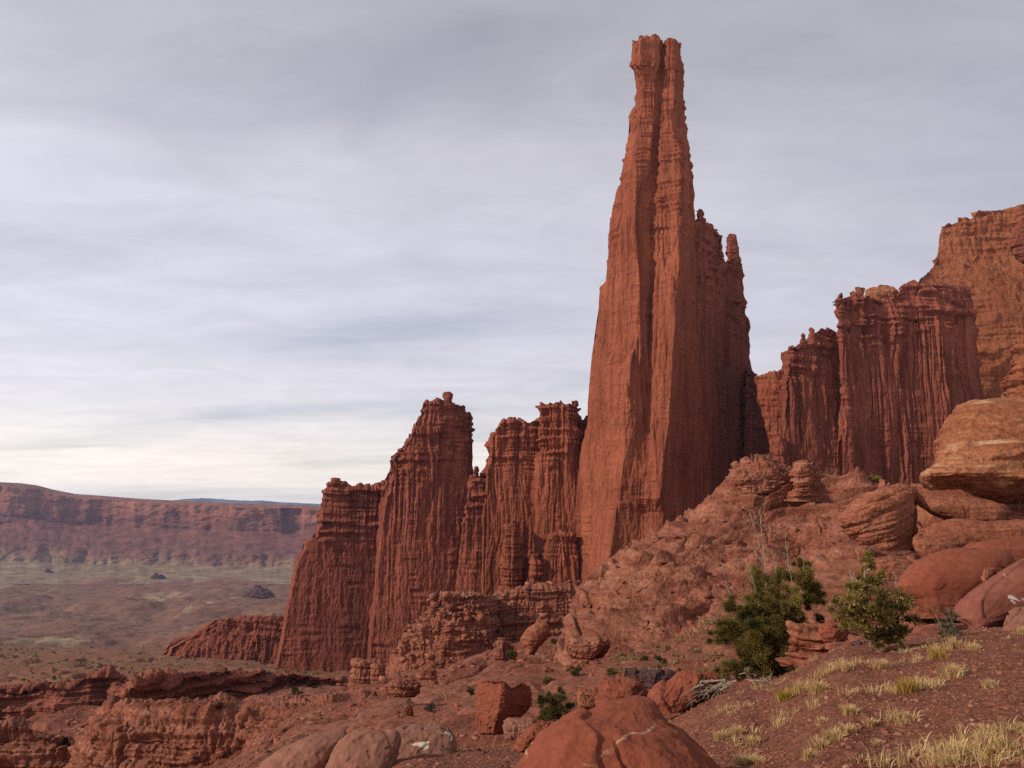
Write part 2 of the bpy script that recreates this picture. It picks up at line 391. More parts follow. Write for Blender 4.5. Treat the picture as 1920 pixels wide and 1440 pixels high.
# profile helper: simple wall section, flat face turned by `turn` metres of depth across its width
def wall_rows(edges, turn=0.0, side=8.0, K=5, lean=0.0, bow=0.0, sideR=None):
    """edges: (row, left, right). Ends lie `side` metres behind the face."""
    ys = [e[0] for e in edges]; y0, y1 = min(ys), max(ys); out = []
    for (py, xl, xr) in edges:
        v = (py - y0) / max(1, (y1 - y0)); r = [(xl, side)]
        for k in range(K):
            fx = k / (K - 1); fx2 = 0.03 + 0.94 * fx
            r.append((xl + (xr - xl) * fx2, turn * (fx - 0.0) - bow * (1 - (2 * fx - 1) ** 2) - lean * v))
        r.append((xr, turn + (sideR if sideR is not None else side)))
        out.append((py, r))
    return out

# ------------------------------------------------------------------ terrain (one sheet from the camera to the valley)
TPX = np.array([-700, 0, 200, 400, 600, 800, 1000, 1200, 1400, 1600, 1900, 2500], float)
TY = np.array([2.5, 4, 6, 8, 10, 12, 14, 16, 20, 25, 32, 40, 60, 90, 110, 130, 150, 180, 200, 260, 350, 450, 600, 800, 1000, 1500], float)
TPY = np.array([
    # 2.5   4     6     8     10    12    14    16    20    25    32    40    60    90    110   130   150   180   200   260   350   450   600   800   1000  1500
    [1990, 1900, 1840, 1800, 1780, 1760, 1750, 1740, 1720, 1700, 1680, 1660, 1620, 1580, 1560, 1530, 1500, 1450, 1420, 1370, 1310, 1270, 1235, 1215, 1262, 1270],
    [1980, 1880, 1800, 1750, 1720, 1700, 1680, 1670, 1640, 1620, 1600, 1590, 1570, 1540, 1520, 1500, 1470, 1420, 1390, 1330, 1275, 1245, 1222, 1210, 1262, 1270],
    [1960, 1850, 1760, 1700, 1670, 1640, 1620, 1600, 1570, 1550, 1530, 1515, 1500, 1490, 1480, 1455, 1410, 1375, 1350, 1300, 1262, 1240, 1222, 1210, 1262, 1270],
    [1930, 1800, 1700, 1640, 1600, 1570, 1550, 1530, 1510, 1490, 1470, 1460, 1450, 1440, 1430, 1375, 1350, 1340, 1318, 1285, 1255, 1238, 1222, 1210, 1262, 1270],
    [1880, 1730, 1620, 1560, 1520, 1500, 1480, 1465, 1440, 1425, 1412, 1400, 1370, 1340, 1322, 1310, 1300, 1290, 1284, 1275, 1266, 1258, 1236, 1215, 1262, 1270],
    [1830, 1620, 1500, 1448, 1424, 1413, 1407, 1402, 1394, 1385, 1365, 1345, 1318, 1294, 1284, 1275, 1268, 1260, 1257, 1250, 1250, 1250, 1236, 1215, 1262, 1270],
    [1790, 1600, 1500, 1440, 1418, 1404, 1394, 1388, 1378, 1362, 1336, 1312, 1278, 1244, 1230, 1218, 1208, 1200, 1196, 1195, 1200, 1215, 1215, 1210, 1262, 1270],
    [1760, 1560, 1460, 1418, 1395, 1365, 1350, 1342, 1322, 1300, 1278, 1262, 1238, 1206, 1192, 1182, 1174, 1170, 1168, 1170, 1180, 1190, 1200, 1200, 1262, 1270],
    [1760, 1560, 1440, 1365, 1318, 1292, 1285, 1284, 1276, 1262, 1240, 1218, 1165, 1120, 1100, 1090, 1085, 1085, 1085, 1100, 1120, 1140, 1160, 1170, 1262, 1270],
    [1740, 1500, 1355, 1288, 1250, 1228, 1216, 1208, 1200, 1186, 1150, 1110, 1040, 980, 960, 950, 945, 945, 945, 960, 1000, 1040, 1080, 1120, 1262, 1270],
    [1700, 1430, 1305, 1245, 1215, 1196, 1187, 1184, 1176, 1160, 1125, 1085, 1000, 940, 920, 910, 905, 900, 900, 900, 940, 980, 1040, 1090, 1262, 1270],
    [1650, 1380, 1270, 1215, 1185, 1166, 1155, 1150, 1140, 1120, 1085, 1045, 960, 900, 880, 870, 860, 850, 850, 860, 880, 900, 960, 1040, 1262, 1270]], float)

def terr_z(px, Y):
    """base height (no detail) of the terrain at photo column px and distance Y"""
    px, Y = np.broadcast_arrays(np.asarray(px, float), np.asarray(Y, float))
    a = np.interp(px, TPX, np.arange(len(TPX))); b = np.interp(np.log(Y), np.log(TY), np.arange(len(TY)))
    i = np.clip(a.astype(int), 0, len(TPX) - 2); j = np.clip(b.astype(int), 0, len(TY) - 2); u = a - i; v = b - j
    u = u * u * (3 - 2 * u)
    T = np.tan(np.arctan((720 - TPY) / F) + TH)      # slope of the sight line (along the middle column)
    s = (T[i, j] * (1 - u) + T[i + 1, j] * u) * (1 - v) + (T[i, j + 1] * (1 - u) + T[i + 1, j + 1] * u) * v
    return s * Y
def gmask(px, Y):
    """1 on the gravel slope near the camera, 0 on bare slickrock"""
    lim = np.interp(px, [-700, 300, 600, 900, 1100, 1250, 1400, 1600, 1900, 2500], [6, 9, 11, 15, 17, 15, 17, 21, 24, 30])
    return 1 - sstep(0.85, 1.15, Y / lim)
def terr_px(x, Y): return 960 + x / Y * F * (CT - (-0.12) * ST)
def terrain_point(px, Y):
    x = (px - 960) / F * Y / (CT + 0.22 * ST)
    z = terr_detail(np.array([[px]]), np.array([[float(Y)]]), np.array([[x]]))[0, 0]
    return Vector((float(x), float(Y), float(z)))
def terr_detail(px, Y, x):
    z = terr_z(px, Y); g = gmask(px, Y)
    P = np.stack([x, Y, z], -1)
    # gravel: gentle lumps
    zg = 0.05 * fbm(P, 1.3, 3, 60) + 0.016 * fbm(P, 0.28, 3, 61)
    # slickrock: stepped beds, coarser with distance
    zs = 0
    L = np.log(Y)
    for i, (lam, h, Ya, Yb) in enumerate(((2.2, 0.16, 0, 45), (9.0, 0.75, 18, 190), (34.0, 3.0, 110, 900))):
        wgt = sstep(math.log(max(Ya, 1) * 0.6 + 0.1), math.log(max(Ya, 1) * 1.5), L) * (1 - sstep(math.log(Yb * 0.8), math.log(Yb * 1.7), L))
        Q = np.stack([x, Y * 0.6, 0 * z], -1)
        w = fbm(Q, lam * 2.2, 4, 62 + i, 1, 0.55)
        q = (z + 1.8 * h * w) / h + 0.25 * gn(x / lam * 3, Y / lam * 2, 0.5, 69 + i)
        fr = q - np.floor(q)
        st = (np.floor(q) + sstep(0.80, 0.95, fr) * 0.9 + 0.1 * fr) * h - 1.8 * h * w * 0.55 - z - 0.4 * h
        st = st + 0.35 * h * fbm(Q, lam * 0.4, 3, 75 + i) - 0.6 * h * (1 - np.minimum(billow(Q, lam * 1.1, 78 + i) * 12, 1))
        zs = zs + wgt * st
    zs = zs * 0.85
    return z + zg * g + zs * (1 - g)

def build_terrain():
    pxs = np.concatenate([np.linspace(-700, -20, 50), np.linspace(-10, 1930, 1000), np.linspace(1945, 2500, 40)])
    Ys = np.exp(np.concatenate([np.linspace(math.log(2.5), math.log(30), 430), np.linspace(math.log(30.2), math.log(1000), 600)]))
    px, Y = np.meshgrid(pxs, Ys)
    x = (px - 960) / F * Y / (CT + 0.22 * ST)
    z = terr_detail(px, Y, x)
    P = np.stack([x, Y, z], -1)
    o = mesh_np('ground', P.reshape(-1, 3), grid_faces(*P.shape[:2]), M['ground'], attrs={'gravel': gmask(px, Y)})
    o['kind'] = 'structure'; o['label'] = 'red gravel slope running out into ledges of bare slickrock'
    return o

def ground_mat():
    m, nt, b = new_mat('ground')
    p = pos(nt)
    at_ = nd(nt, 'ShaderNodeAttribute', attribute_name='gravel')
    g1 = noise_n(nt, p, 22.0, 5, 0.7); g2 = noise_n(nt, p, 0.8, 4, 0.6)
    vor = nd(nt, 'ShaderNodeTexVoronoi'); vor.inputs['Scale'].default_value = 26.0; nt.links.new(p, vor.inputs['Vector'])
    gc = mixc(nt, ramp(nt, g2, [(0.35, 0.0), (0.65, 1.0)]), (0.155, 0.056, 0.034), (0.215, 0.080, 0.047))
    vc = ramp(nt, nd_sep(nt, vor.outputs['Color']), [(0.0, 0.7), (0.6, 1.0), (1.0, 1.45)])
    gc = mixc(nt, 1.0, gc, vc, 'MULTIPLY')
    gc = mixc(nt, 1.0, gc, ramp(nt, g1, [(0.3, 0.7), (0.7, 1.25)]), 'MULTIPLY')
    # slickrock
    big = noise_n(nt, p, 0.035, 5, 0.62); mid = noise_n(nt, p, 0.45, 6, 0.65); fn = noise_n(nt, p, 3.0, 5, 0.7)
    bd = noise_n(nt, mapping(nt, p, (0.03, 0.03, 1.0), (0.02, 0.03, 0)), 0.9, 5, 0.65)
    rc = mixc(nt, ramp(nt, big, [(0.35, 0.0), (0.65, 1.0)]), (0.215, 0.070, 0.045), (0.32, 0.112, 0.070))
    rc = mixc(nt, ramp(nt, bd, [(0.45, 0.0), (0.65, 0.6)]), rc, (0.40, 0.175, 0.12))
    rc = mixc(nt, 1.0, rc, (0.80, 0.735, 0.70), 'MULTIPLY')
    rc = mixc(nt, 1.0, rc, ramp(nt, mid, [(0.34, 0.62), (0.66, 1.30)]), 'MULTIPLY')
    rc = mixc(nt, 1.0, rc, ramp(nt, fn, [(0.34, 0.62), (0.66, 1.35)]), 'MULTIPLY')
    # thin tan soil with dry growth caught on the benches
    so_ = noise_n(nt, p, 0.16, 6, 0.7)
    spy = nd(nt, 'ShaderNodeSeparateXYZ'); nt.links.new(p, spy.inputs[0])
    far = ramp(nt, math_n(nt, 'DIVIDE', spy.outputs[1], 1000.0), [(0.22, 0.0), (0.42, 0.16)])
    rc = mixc(nt, ramp(nt, math_n(nt, 'ADD', so_, far), [(0.55, 0.0), (0.66, 0.62)]), rc, (0.165, 0.100, 0.048))
    sh_ = noise_n(nt, p, 0.22, 2, 0.5)
    rc = mixc(nt, math_n(nt, 'MULTIPLY', ramp(nt, sh_, [(0.62, 0.0), (0.67, 0.8)]), ramp(nt, math_n(nt, 'DIVIDE', spy.outputs[1], 1000.0), [(0.25, 0.0), (0.4, 1.0)])), rc, (0.045, 0.045, 0.022))
    col = mixc(nt, at_.outputs['Fac'], rc, gc)
    nt.links.new(col, b.inputs['Base Color'])
    h = math_n(nt, 'ADD', math_n(nt, 'MULTIPLY', mid, 1.2), math_n(nt, 'MULTIPLY', fn, 0.35))
    b1 = nd(nt, 'ShaderNodeBump'); b1.inputs['Strength'].default_value = 0.7; b1.inputs['Distance'].default_value = 0.25
    nt.links.new(h, b1.inputs['Height'])
    b2 = nd(nt, 'ShaderNodeBump'); b2.inputs['Strength'].default_value = 0.8; b2.inputs['Distance'].default_value = 0.02
    nt.links.new(math_n(nt, 'ADD', g1, vor.outputs['Distance']), b2.inputs['Height']); nt.links.new(b1.outputs[0], b2.inputs['Normal'])
    nt.links.new(b2.outputs[0], b.inputs['Normal'])
    return m
def nd_sep(nt, c):
    s = nd(nt, 'ShaderNodeSeparateColor'); nt.links.new(c, s.inputs[0]); return s.outputs[0]
M['ground'] = ground_mat()
build_terrain()

# ------------------------------------------------------------------ valley, mesa, far mountains
VZ = [(650, -132), (900, -158), (1200, -196), (1600, -240), (2400, -285), (3400, -300), (4500, -300), (11300, -300)]
def valley_z(Y): return np.interp(Y, [v[0] for v in VZ], [v[1] for v in VZ])
def valley_mat():
    m, nt, b = new_mat('valley')
    p = pos(nt)
    n1 = noise_n(nt, mapping(nt, p, (1, 0.55, 1)), 0.0021, 6, 0.62, 0.4)
    n2 = noise_n(nt, mapping(nt, p, (1, 0.4, 1), (0, 0, 0.1), (40, 3, 0)), 0.0030, 6, 0.6, 0.8)
    n3 = noise_n(nt, p, 0.02, 5, 0.7)
    col = mixc(nt, ramp(nt, n1, [(0.38, 0.0), (0.60, 1.0)]), (0.195, 0.088, 0.060), (0.185, 0.098, 0.056))
    col = mixc(nt, ramp(nt, n2, [(0.60, 0.0), (0.65, 0.8)]), col, (0.38, 0.27, 0.15))
    sp = nd(nt, 'ShaderNodeSeparateXYZ'); nt.links.new(p, sp.inputs[0])
    # paler grassland towards the foot of the far mesa
    yy = math_n(nt, 'ADD', sp.outputs[1], math_n(nt, 'MULTIPLY', math_n(nt, 'SUBTRACT', n1, 0.5), 1600.0))
    yy = math_n(nt, 'ADD', yy, math_n(nt, 'MULTIPLY', sp.outputs[0], -0.25))
    col = mixc(nt, ramp(nt, math_n(nt, 'DIVIDE', yy, 6000.0), [(0.60, 0.0), (0.68, 0.8)]), col, (0.30, 0.185, 0.105))
    col = mixc(nt, 1.0, col, ramp(nt, n3, [(0.32, 0.6), (0.5, 1.0), (0.7, 1.3)]), 'MULTIPLY')
    sc = noise_n(nt, p, 0.11, 2, 0.5)
    col = mixc(nt, ramp(nt, sc, [(0.64, 0.0), (0.69, 0.75)]), col, (0.045, 0.050, 0.025))
    nt.links.new(col, b.inputs['Base Color'])
    return m
M['valley'] = valley_mat()
def build_valley():
    pxs = np.linspace(-900, 2600, 620)
    Ys = np.exp(np.linspace(math.log(650), math.log(11300), 520))
    px, Y = np.meshgrid(pxs, Ys); x = (px - 960) / F * Y
    z = valley_h(x, Y)
    V = np.stack([x, Y, z], -1)
    o = mesh_np('valley_floor', V.reshape(-1, 3), grid_faces(*V.shape[:2]), M['valley'])
    o['kind'] = 'structure'; o['label'] = 'broad brown and olive desert valley floor with pale dry washes'
def valley_h(x, Y):
    P = np.stack([x, Y * 0.8, 0 * x], -1)
    amp = np.interp(Y, [700, 1400, 2600, 3600, 6000], [4, 14, 20, 8, 6])
    r = fbm(P, 420, 5, 80, 1, 0.55)
    return valley_z(Y) + amp * (np.tanh(2.2 * np.maximum(r, -0.3)) + 0.25 * np.floor(3 * fbm(P, 180, 3, 85))) - 4
build_valley()

def mesa_mat():
    m, nt, b = new_mat('mesa')
    p = pos(nt); sp = nd(nt, 'ShaderNodeSeparateXYZ'); nt.links.new(p, sp.inputs[0])
    n1 = noise_n(nt, p, 0.004, 6, 0.65); n2 = noise_n(nt, p, 0.02, 5, 0.7)
    zz = math_n(nt, 'ADD', sp.outputs[2], math_n(nt, 'MULTIPLY', math_n(nt, 'SUBTRACT', n1, 0.5), 150.0))
    zz = math_n(nt, 'DIVIDE', math_n(nt, 'ADD', zz, 320.0), 460.0)
    sh = ramp(nt, math_n(nt, 'DIVIDE', sp.outputs[0], -3000.0), [(0.50, 0.0), (0.80, 0.11)])
    zz = math_n(nt, 'SUBTRACT', zz, sh)
    col = ramp(nt, zz, [(0.05, (0.265, 0.18, 0.110)), (0.11, (0.24, 0.138, 0.09)), (0.16, (0.19, 0.085, 0.060)), (0.26, (0.17, 0.064, 0.050)), (0.34, (0.20, 0.074, 0.055)),
                        (0.50, (0.20, 0.072, 0.052)), (0.58, (0.25, 0.092, 0.058)), (0.66, (0.29, 0.115, 0.068)), (0.80, (0.25, 0.090, 0.056)), (0.90, (0.17, 0.082, 0.054))])
    st = noise_n(nt, mapping(nt, p, (1, 1, 0.08)), 0.016, 4, 0.6)
    col = mixc(nt, 1.0, col, ramp(nt, st, [(0.35, 0.62), (0.55, 1.0), (0.7, 1.2)]), 'MULTIPLY')
    col = mixc(nt, 1.0, col, ramp(nt, n2, [(0.3, 0.7), (0.7, 1.25)]), 'MULTIPLY')
    nt.links.new(col, b.inputs['Base Color'])
    return m
M['mesa'] = mesa_mat()
def build_mesa():
    Y0 = 4300
    skyl = [(-500, 890), (-200, 896), (0, 904), (40, 906), (70, 910), (100, 918), (140, 926), (200, 930), (260, 935), (340, 939), (420, 943), (520, 946), (600, 949), (760, 953), (1000, 956), (1300, 962), (1500, 966)]
    xs = [q[0] for q in skyl]
    rows = []
    # row offsets from the rim: rim bench, cliff, talus, lower bluffs, fans
    prof = [(0, 200), (3, 110), (7, 50), (54, 25), (66, -40), (84, -170), (100, -290), (108, -310), (124, -350), (136, -520), (160, -1000)]
    px = np.linspace(-500, 1500, 1500)
    rim = np.interp(px, xs, [q[1] for q in skyl]); base_row = np.interp(px, [-500, 1500], [1088, 1092])
    v = np.linspace(0, 1, 230)[:, None]
    s = np.interp(v, [0, 1], [0, 160]) * (base_row - rim + 6)[None] / 160.0 * 1.0
    n = np.interp(v * 160, [q[0] for q in prof], [q[1] for q in prof])
    py = rim[None] + s
    xx = (px - 960) / F * Y0
    cove = 300 * gn(xx / 1500, 0.5, 0.5, 90) + 90 * gn(xx / 520, 0.5, 0.5, 91)
    cl = sstep(5, 9, v * 160) * (1 - sstep(54, 66, v * 160)); tal = sstep(54, 76, v * 160)
    Pn = np.stack(np.broadcast_arrays(xx[None], 0 * v, v * 900), -1)
    gul = np.abs(gn(xx[None] / 210 + 0.6 * v, 0.5, v * 1.2, 92)) + 0.5 * np.abs(gn(xx[None] / 80, 0.5, v * 2.0, 93))
    d = n + cove[None] * (0.4 + 0.6 * (1 - tal)) + 42 * tal * (0.5 - gul) * (0.4 + v) + cl * (12 * np.tanh(3 * gn(xx[None] / 170, 0.5, v * 0.6, 94)) + 13 * gn(xx[None] / 50, 0.5, v * 2, 95))
    notch = sstep(0.42, 0.5, gn(xx[None] / 330, 0.5, v * 0.3, 100)); d = d + 70 * cl * notch
    d = d + 13 * fbm(Pn, 90, 4, 96, 1.0, 0.6)
    # lower bluffs step out in a broken band
    blf = sstep(92, 97, v * 160 + 9 * gn(xx[None] / 260, 0.5, 0.5, 98)) * (1 - sstep(108, 128, v * 160))
    d = d - 14 * blf * (0.4 + np.abs(gn(xx[None] / 95, 0.5, 0.2, 99)) * 2)
    P = at(px[None] + 0 * v, py, Y0 + d)
    top = P[0].copy(); plat = [top + np.array([0, 500.0 * i, -70.0 * i]) for i in (6, 3, 1)]
    P = np.concatenate([np.array(plat), P], 0)
    o = mesh_np('mesa', P.reshape(-1, 3), grid_faces(*P.shape[:2])[:, ::-1], M['mesa'])
    o['kind'] = 'structure'; o['label'] = 'long flat-topped mesa with a red cliff band across the valley'
build_mesa()

def build_mountains():
    Y0 = 15000
    sk = [(150, 952), (280, 944), (325, 938), (345, 935.5), (380, 934), (400, 935), (430, 937), (470, 939), (490, 938), (520, 941), (560, 943), (600, 945), (700, 949), (900, 952), (1300, 953)]
    px = np.linspace(150, 1300, 260); top = np.interp(px, [s[0] for s in sk], [s[1] for s in sk]) + 0.6 * gn(px / 12, 0.5, 0.5, 3)
    v = np.linspace(0, 1, 24)[:, None]
    py = top[None] + (990 - top)[None] * v
    d = -2000 * v + 700 * np.abs(gn(px[None] / 40, v * 2, 0.5, 5))
    P = at(px[None] + 0 * v, py, Y0 + d)
    b = P[0] + np.array([0, 1000, -200.0]); P = np.concatenate([b[None], P], 0)
    m, nt, bs = new_mat('far_mountain')
    p = pos(nt); n = noise_n(nt, p, 0.0022, 6, 0.7)
    nt.links.new(ramp(nt, n, [(0.3, (0.045, 0.05, 0.05)), (0.62, (0.09, 0.085, 0.08)), (0.72, (0.5, 0.5, 0.5))]), bs.inputs['Base Color'])
    o = mesh_np('mountains', P.reshape(-1, 3), grid_faces(*P.shape[:2])[:, ::-1], m)
    o['kind'] = 'structure'; o['label'] = 'low blue mountains on the horizon beyond the mesa'
build_mountains()

# ------------------------------------------------------------------ the great tower
def great_tower():
    #      row  back-left left  Lbutt   Lbutt-R  gully   gullyR  Rbutt  arete   shade   right  backR
    rows = [
        (62,  [(1203, 16), (1205, 4), (1212, -1), (1236, 0), (1241, 5), (1245, 7), (1249, 2), (1262, 1), (1267, 8), (1270, 12), (1271, 17)]),
        (75,  [(1186, 16), (1189, 3), (1200, -5), (1238, -1), (1242, 8), (1244, 9), (1248, 1), (1264, 0), (1269, 8), (1273, 12), (1274, 18)]),
        (98,  [(1186, 16), (1189, 3), (1200, -5), (1236, -1), (1242, 8), (1244, 9), (1248, 0), (1266, -1), (1271, 8), (1275, 13), (1276, 18)]),
        (122, [(1181, 16), (1185, 2), (1199, -6), (1236, -1), (1240, 7), (1243, 8), (1248, 0), (1268, -1), (1275, 8), (1278, 13), (1279, 18)]),
        (130, [(1188, 16), (1191, 4), (1202, -3), (1234, 0), (1238, 6), (1242, 8), (1248, 1), (1267, -1), (1276, 8), (1280, 14), (1281, 18)]),
        (145, [(1196, 16), (1198, 5), (1206, 1), (1229, 1), (1235, 8), (1240, 9), (1245, 2), (1266, 0), (1274, 10), (1279, 16), (1280, 20)]),
        (170, [(1193, 16), (1195, 6), (1204, 1), (1228, 1), (1233, 8), (1239, 9), (1244, 2), (1265, 0), (1273, 11), (1279, 17), (1280, 22)]),
        (200, [(1188, 17), (1190, 6), (1202, 1), (1227, 1), (1231, 9), (1237, 10), (1241, 2), (1263, 1), (1273, 12), (1280, 18), (1281, 23)]),
        (217, [(1181, 17), (1184, 6), (1200, 1), (1225, 1), (1229, 9), (1236, 9), (1240, 2), (1258, 1), (1272, 11), (1283, 17), (1284, 23)]),
        (245, [(1180, 18), (1183, 7), (1198, 0), (1223, 0), (1227, 9), (1234, 9), (1238, 1), (1264, -1), (1280, 8), (1288, 16), (1289, 24)]),
        (287, [(1172, 19), (1175, 8), (1194, 0), (1220, 0), (1225, 10), (1231, 9), (1236, 0), (1276, -2), (1285, 8), (1293, 17), (1294, 26)]),
        (330, [(1166, 20), (1169, 9), (1192, 0), (1212, 1), (1222, 9), (1229, 8), (1238, 0), (1277, -3), (1288, 9), (1298, 19), (1299, 28)]),
        (367, [(1153, 21), (1156, 11), (1192, -1), (1197, 4), (1221, 9), (1225, 10), (1234, 1), (1277, -4), (1289, 10), (1299, 21), (1300, 30)]),
        (430, [(1141, 23), (1144, 12), (1190, -1), (1196, 5), (1221, 9), (1224, 10), (1231, 1), (1275, -5), (1290, 11), (1303, 24), (1304, 33)]),
        (517, [(1137, 26), (1140, 14), (1199, -2), (1203, 4), (1219, 9), (1222, 10), (1230, 0), (1271, -6), (1290, 13), (1307, 27), (1308, 38)]),
        (540, [(1126, 27), (1129, 15), (1200, -2), (1205, 4), (1219, 9), (1221, 10), (1228, 0), (1270, -6), (1290, 13), (1308, 28), (1309, 39)]),
        (622, [(1114, 29), (1117, 17), (1199, -3), (1206, 3), (1215, 7), (1218, 8), (1225, -1), (1265, -7), (1288, 14), (1311, 31), (1312, 42)]),
        (697, [(1105, 31), (1108, 18), (1176, -4), (1196, -1), (1214, 3), (1217, 4), (1224, -2), (1261, -8), (1287, 15), (1315, 34), (1316, 46)]),
        (790, [(1099, 33), (1102, 20), (1172, -5), (1190, -2), (1208, 0), (1216, 0), (1224, -4), (1255, -9), (1286, 15), (1321, 37), (1322, 50)]),
        (850, [(1087, 35), (1090, 21), (1172, -6), (1182, -3), (1204, -2), (1214, -2), (1222, -5), (1246, -10), (1283, 15), (1328, 40), (1329, 54)]),
        (900, [(1082, 36), (1085, 22), (1163, -8), (1172, -4), (1200, -4), (1212, -4), (1220, -6), (1241, -11), (1280, 15), (1336, 43), (1337, 58)]),
        (935, [(1080, 37), (1083, 22), (1160, -9), (1168, -4), (1196, -5), (1206, -5), (1216, -7), (1238, -11), (1278, 14), (1342, 45), (1343, 60)]),
        (960, [(1077, 38), (1080, 22), (1155, -11), (1166, -3), (1192, -3), (1203, -2), (1214, -3), (1246, -7), (1276, 12), (1346, 46), (1347, 62)]),
        (1063, [(1073, 40), (1076, 22), (1140, -16), (1152, -8), (1190, -8), (1203, -8), (1214, -8), (1240, -10), (1274, 8), (1352, 46), (1353, 64)]),
        (1150, [(1069, 42), (1072, 22), (1136, -18), (1150, -12), (1190, -12), (1203, -12), (1214, -12), (1240, -12), (1274, 4), (1360, 46), (1361, 66)])]
    for (py, r) in rows:      # the central groove is shallow and fades out downwards
        for i, fct in ((3, .55), (4, .55), (5, .6)):
            r[i] = (r[i][0], r[i][1] * fct if r[i][1] > 0 else r[i][1])
        if py > 600: r[2] = (r[2][0], r[2][1] * .3 - 2); r[3] = (r[3][0], -1.5 - (py - 600) * .008)
    rows = [(py, [(r[0][0], r[1][1] + 7), (r[0][0] + 0.05 * (r[10][0] - r[0][0]), r[1][1] + 1)] + r[2:9] + [(r[9][0] - 1, r[9][1] - 2), (r[10][0], r[9][1] + 4)]) for (py, r) in rows]
    sky = [(1190, 76), (1200, 70), (1205, 65), (1212, 62), (1220, 64), (1230, 62), (1238, 68), (1243, 82), (1246, 84), (1249, 72), (1258, 70), (1266, 73), (1272, 80)]
    cd = cliff_disp(0.85, flutes=((1.5, 9, 16), (0.9, 3.4, 14)), beds=((0.8, 5.5), (0.5, 2.0), (0.25, 0.9)), rough=0.42, cap=0.68, cap_beds=1.3, big=1.2, seed=3, base_smooth=0.35, block=0.42, groove=1.5)
    o = body('rock_tower', 400, rows, M['tower'], sky=sky, thick=26, nx=330, ny=900, disp=lambda P, t, e: cd(P, t, e) * (1 - 0.35 * sstep(.58, .78, t)) - 0.25, seed=3, taper=0.2)
    tag(o, 'tallest red sandstone tower, with a lit left face, dark right face and blocky summit', 'rock tower')
    return o
great_tower()

def shaded_tower():
    rows = [
        (395, [(1300, 24), (1302, 22), (1310, 22), (1325, 30), (1335, 38), (1345, 52), (1352, 62), (1354, 70)]),
        (430, [(1300, 24), (1302, 22), (1312, 22), (1326, 30), (1337, 40), (1347, 54), (1352, 62), (1354, 70)]),
        (490, [(1300, 26), (1302, 24), (1313, 24), (1330, 34), (1343, 46), (1358, 64), (1386, 84), (1388, 94)]),
        (522, [(1300, 27), (1303, 25), (1315, 25), (1332, 35), (1345, 47), (1360, 66), (1389, 86), (1391, 96)]),
        (600, [(1300, 28), (1304, 26), (1318, 26), (1335, 37), (1348, 50), (1365, 70), (1397, 90), (1399, 100)]),
        (688, [(1305, 30), (1308, 27), (1322, 27), (1338, 39), (1352, 52), (1372, 72), (1404, 94), (1406, 106)]),
        (780, [(1310, 34), (1313, 29), (1326, 29), (1342, 41), (1356, 54), (1378, 76), (1412, 98), (1414, 112)]),
        (867, [(1315, 38), (1318, 31), (1330, 31), (1346, 43), (1360, 56), (1384, 80), (1420, 102), (1422, 116)]),
        (1000, [(1320, 40), (1323, 33), (1335, 33), (1350, 45), (1364, 58), (1388, 82), (1428, 104), (1430, 120)])]
    sky = [(1300, 418), (1306, 415), (1312, 417), (1325, 417), (1327, 424), (1335, 420), (1337, 432), (1342, 428), (1346, 434), (1349, 470), (1353, 487), (1358, 494), (1364, 489), (1372, 486), (1382, 488), (1388, 500)]
    cd = cliff_disp(0.9, flutes=((1.6, 7, 18), (0.8, 3.0, 14)), beds=((0.8, 5.0), (0.45, 1.8)), rough=0.4, cap=0.78, cap_beds=1.6, big=1.0, seed=13, base_smooth=0.4, block=0.35)
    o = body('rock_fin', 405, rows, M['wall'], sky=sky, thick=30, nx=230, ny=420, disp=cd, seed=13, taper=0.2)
    tag(o, 'shadowed fluted sandstone fin joined to the right side of the tallest tower', 'rock fin')
    # lower shoulder
    rows = wall_rows([(690, 1404, 1416), (730, 1400, 1422), (772, 1398, 1430), (813, 1396, 1441), (867, 1394, 1446), (960, 1390, 1452)], turn=16, side=10)
    body('shoulder', 482, rows, M['wall'], sky=[(1404, 694), (1410, 697), (1414, 697), (1417, 706)], thick=16, nx=70, ny=170, disp=cd, seed=14, parent=o)
    # hoodoos on the crest
    hd = boulder_disp(5, big=1.0, mid=0.5, fine=0.3, beds=0.9, seed=5)
    blob('hoodoo', 432, [(393, 1310, 1314), (396, 1307, 1317), (400, 1308, 1321), (404, 1306, 1319), (407, 1308, 1318), (411, 1304, 1323), (415, 1304, 1325), (418, 1308, 1320), (426, 1308, 1320)], M['wall'], 2.2, nx=40, ny=60, disp=boulder_disp(4, 0.3, 0.3, 0.2, 0.6, seed=6), parent=o)
    blob('hoodoo', 492, [(440, 1368, 1375), (443, 1363, 1381), (452, 1362, 1383), (460, 1363, 1383), (470, 1361, 1386), (478, 1362, 1386), (484, 1365, 1387), (490, 1362, 1389), (500, 1360, 1390), (515, 1360, 1390)], M['wall'], 4.0, nx=50, ny=90, disp=boulder_disp(5, 0.5, 0.4, 0.25, 1.1, seed=7), parent=o)
shaded_tower()

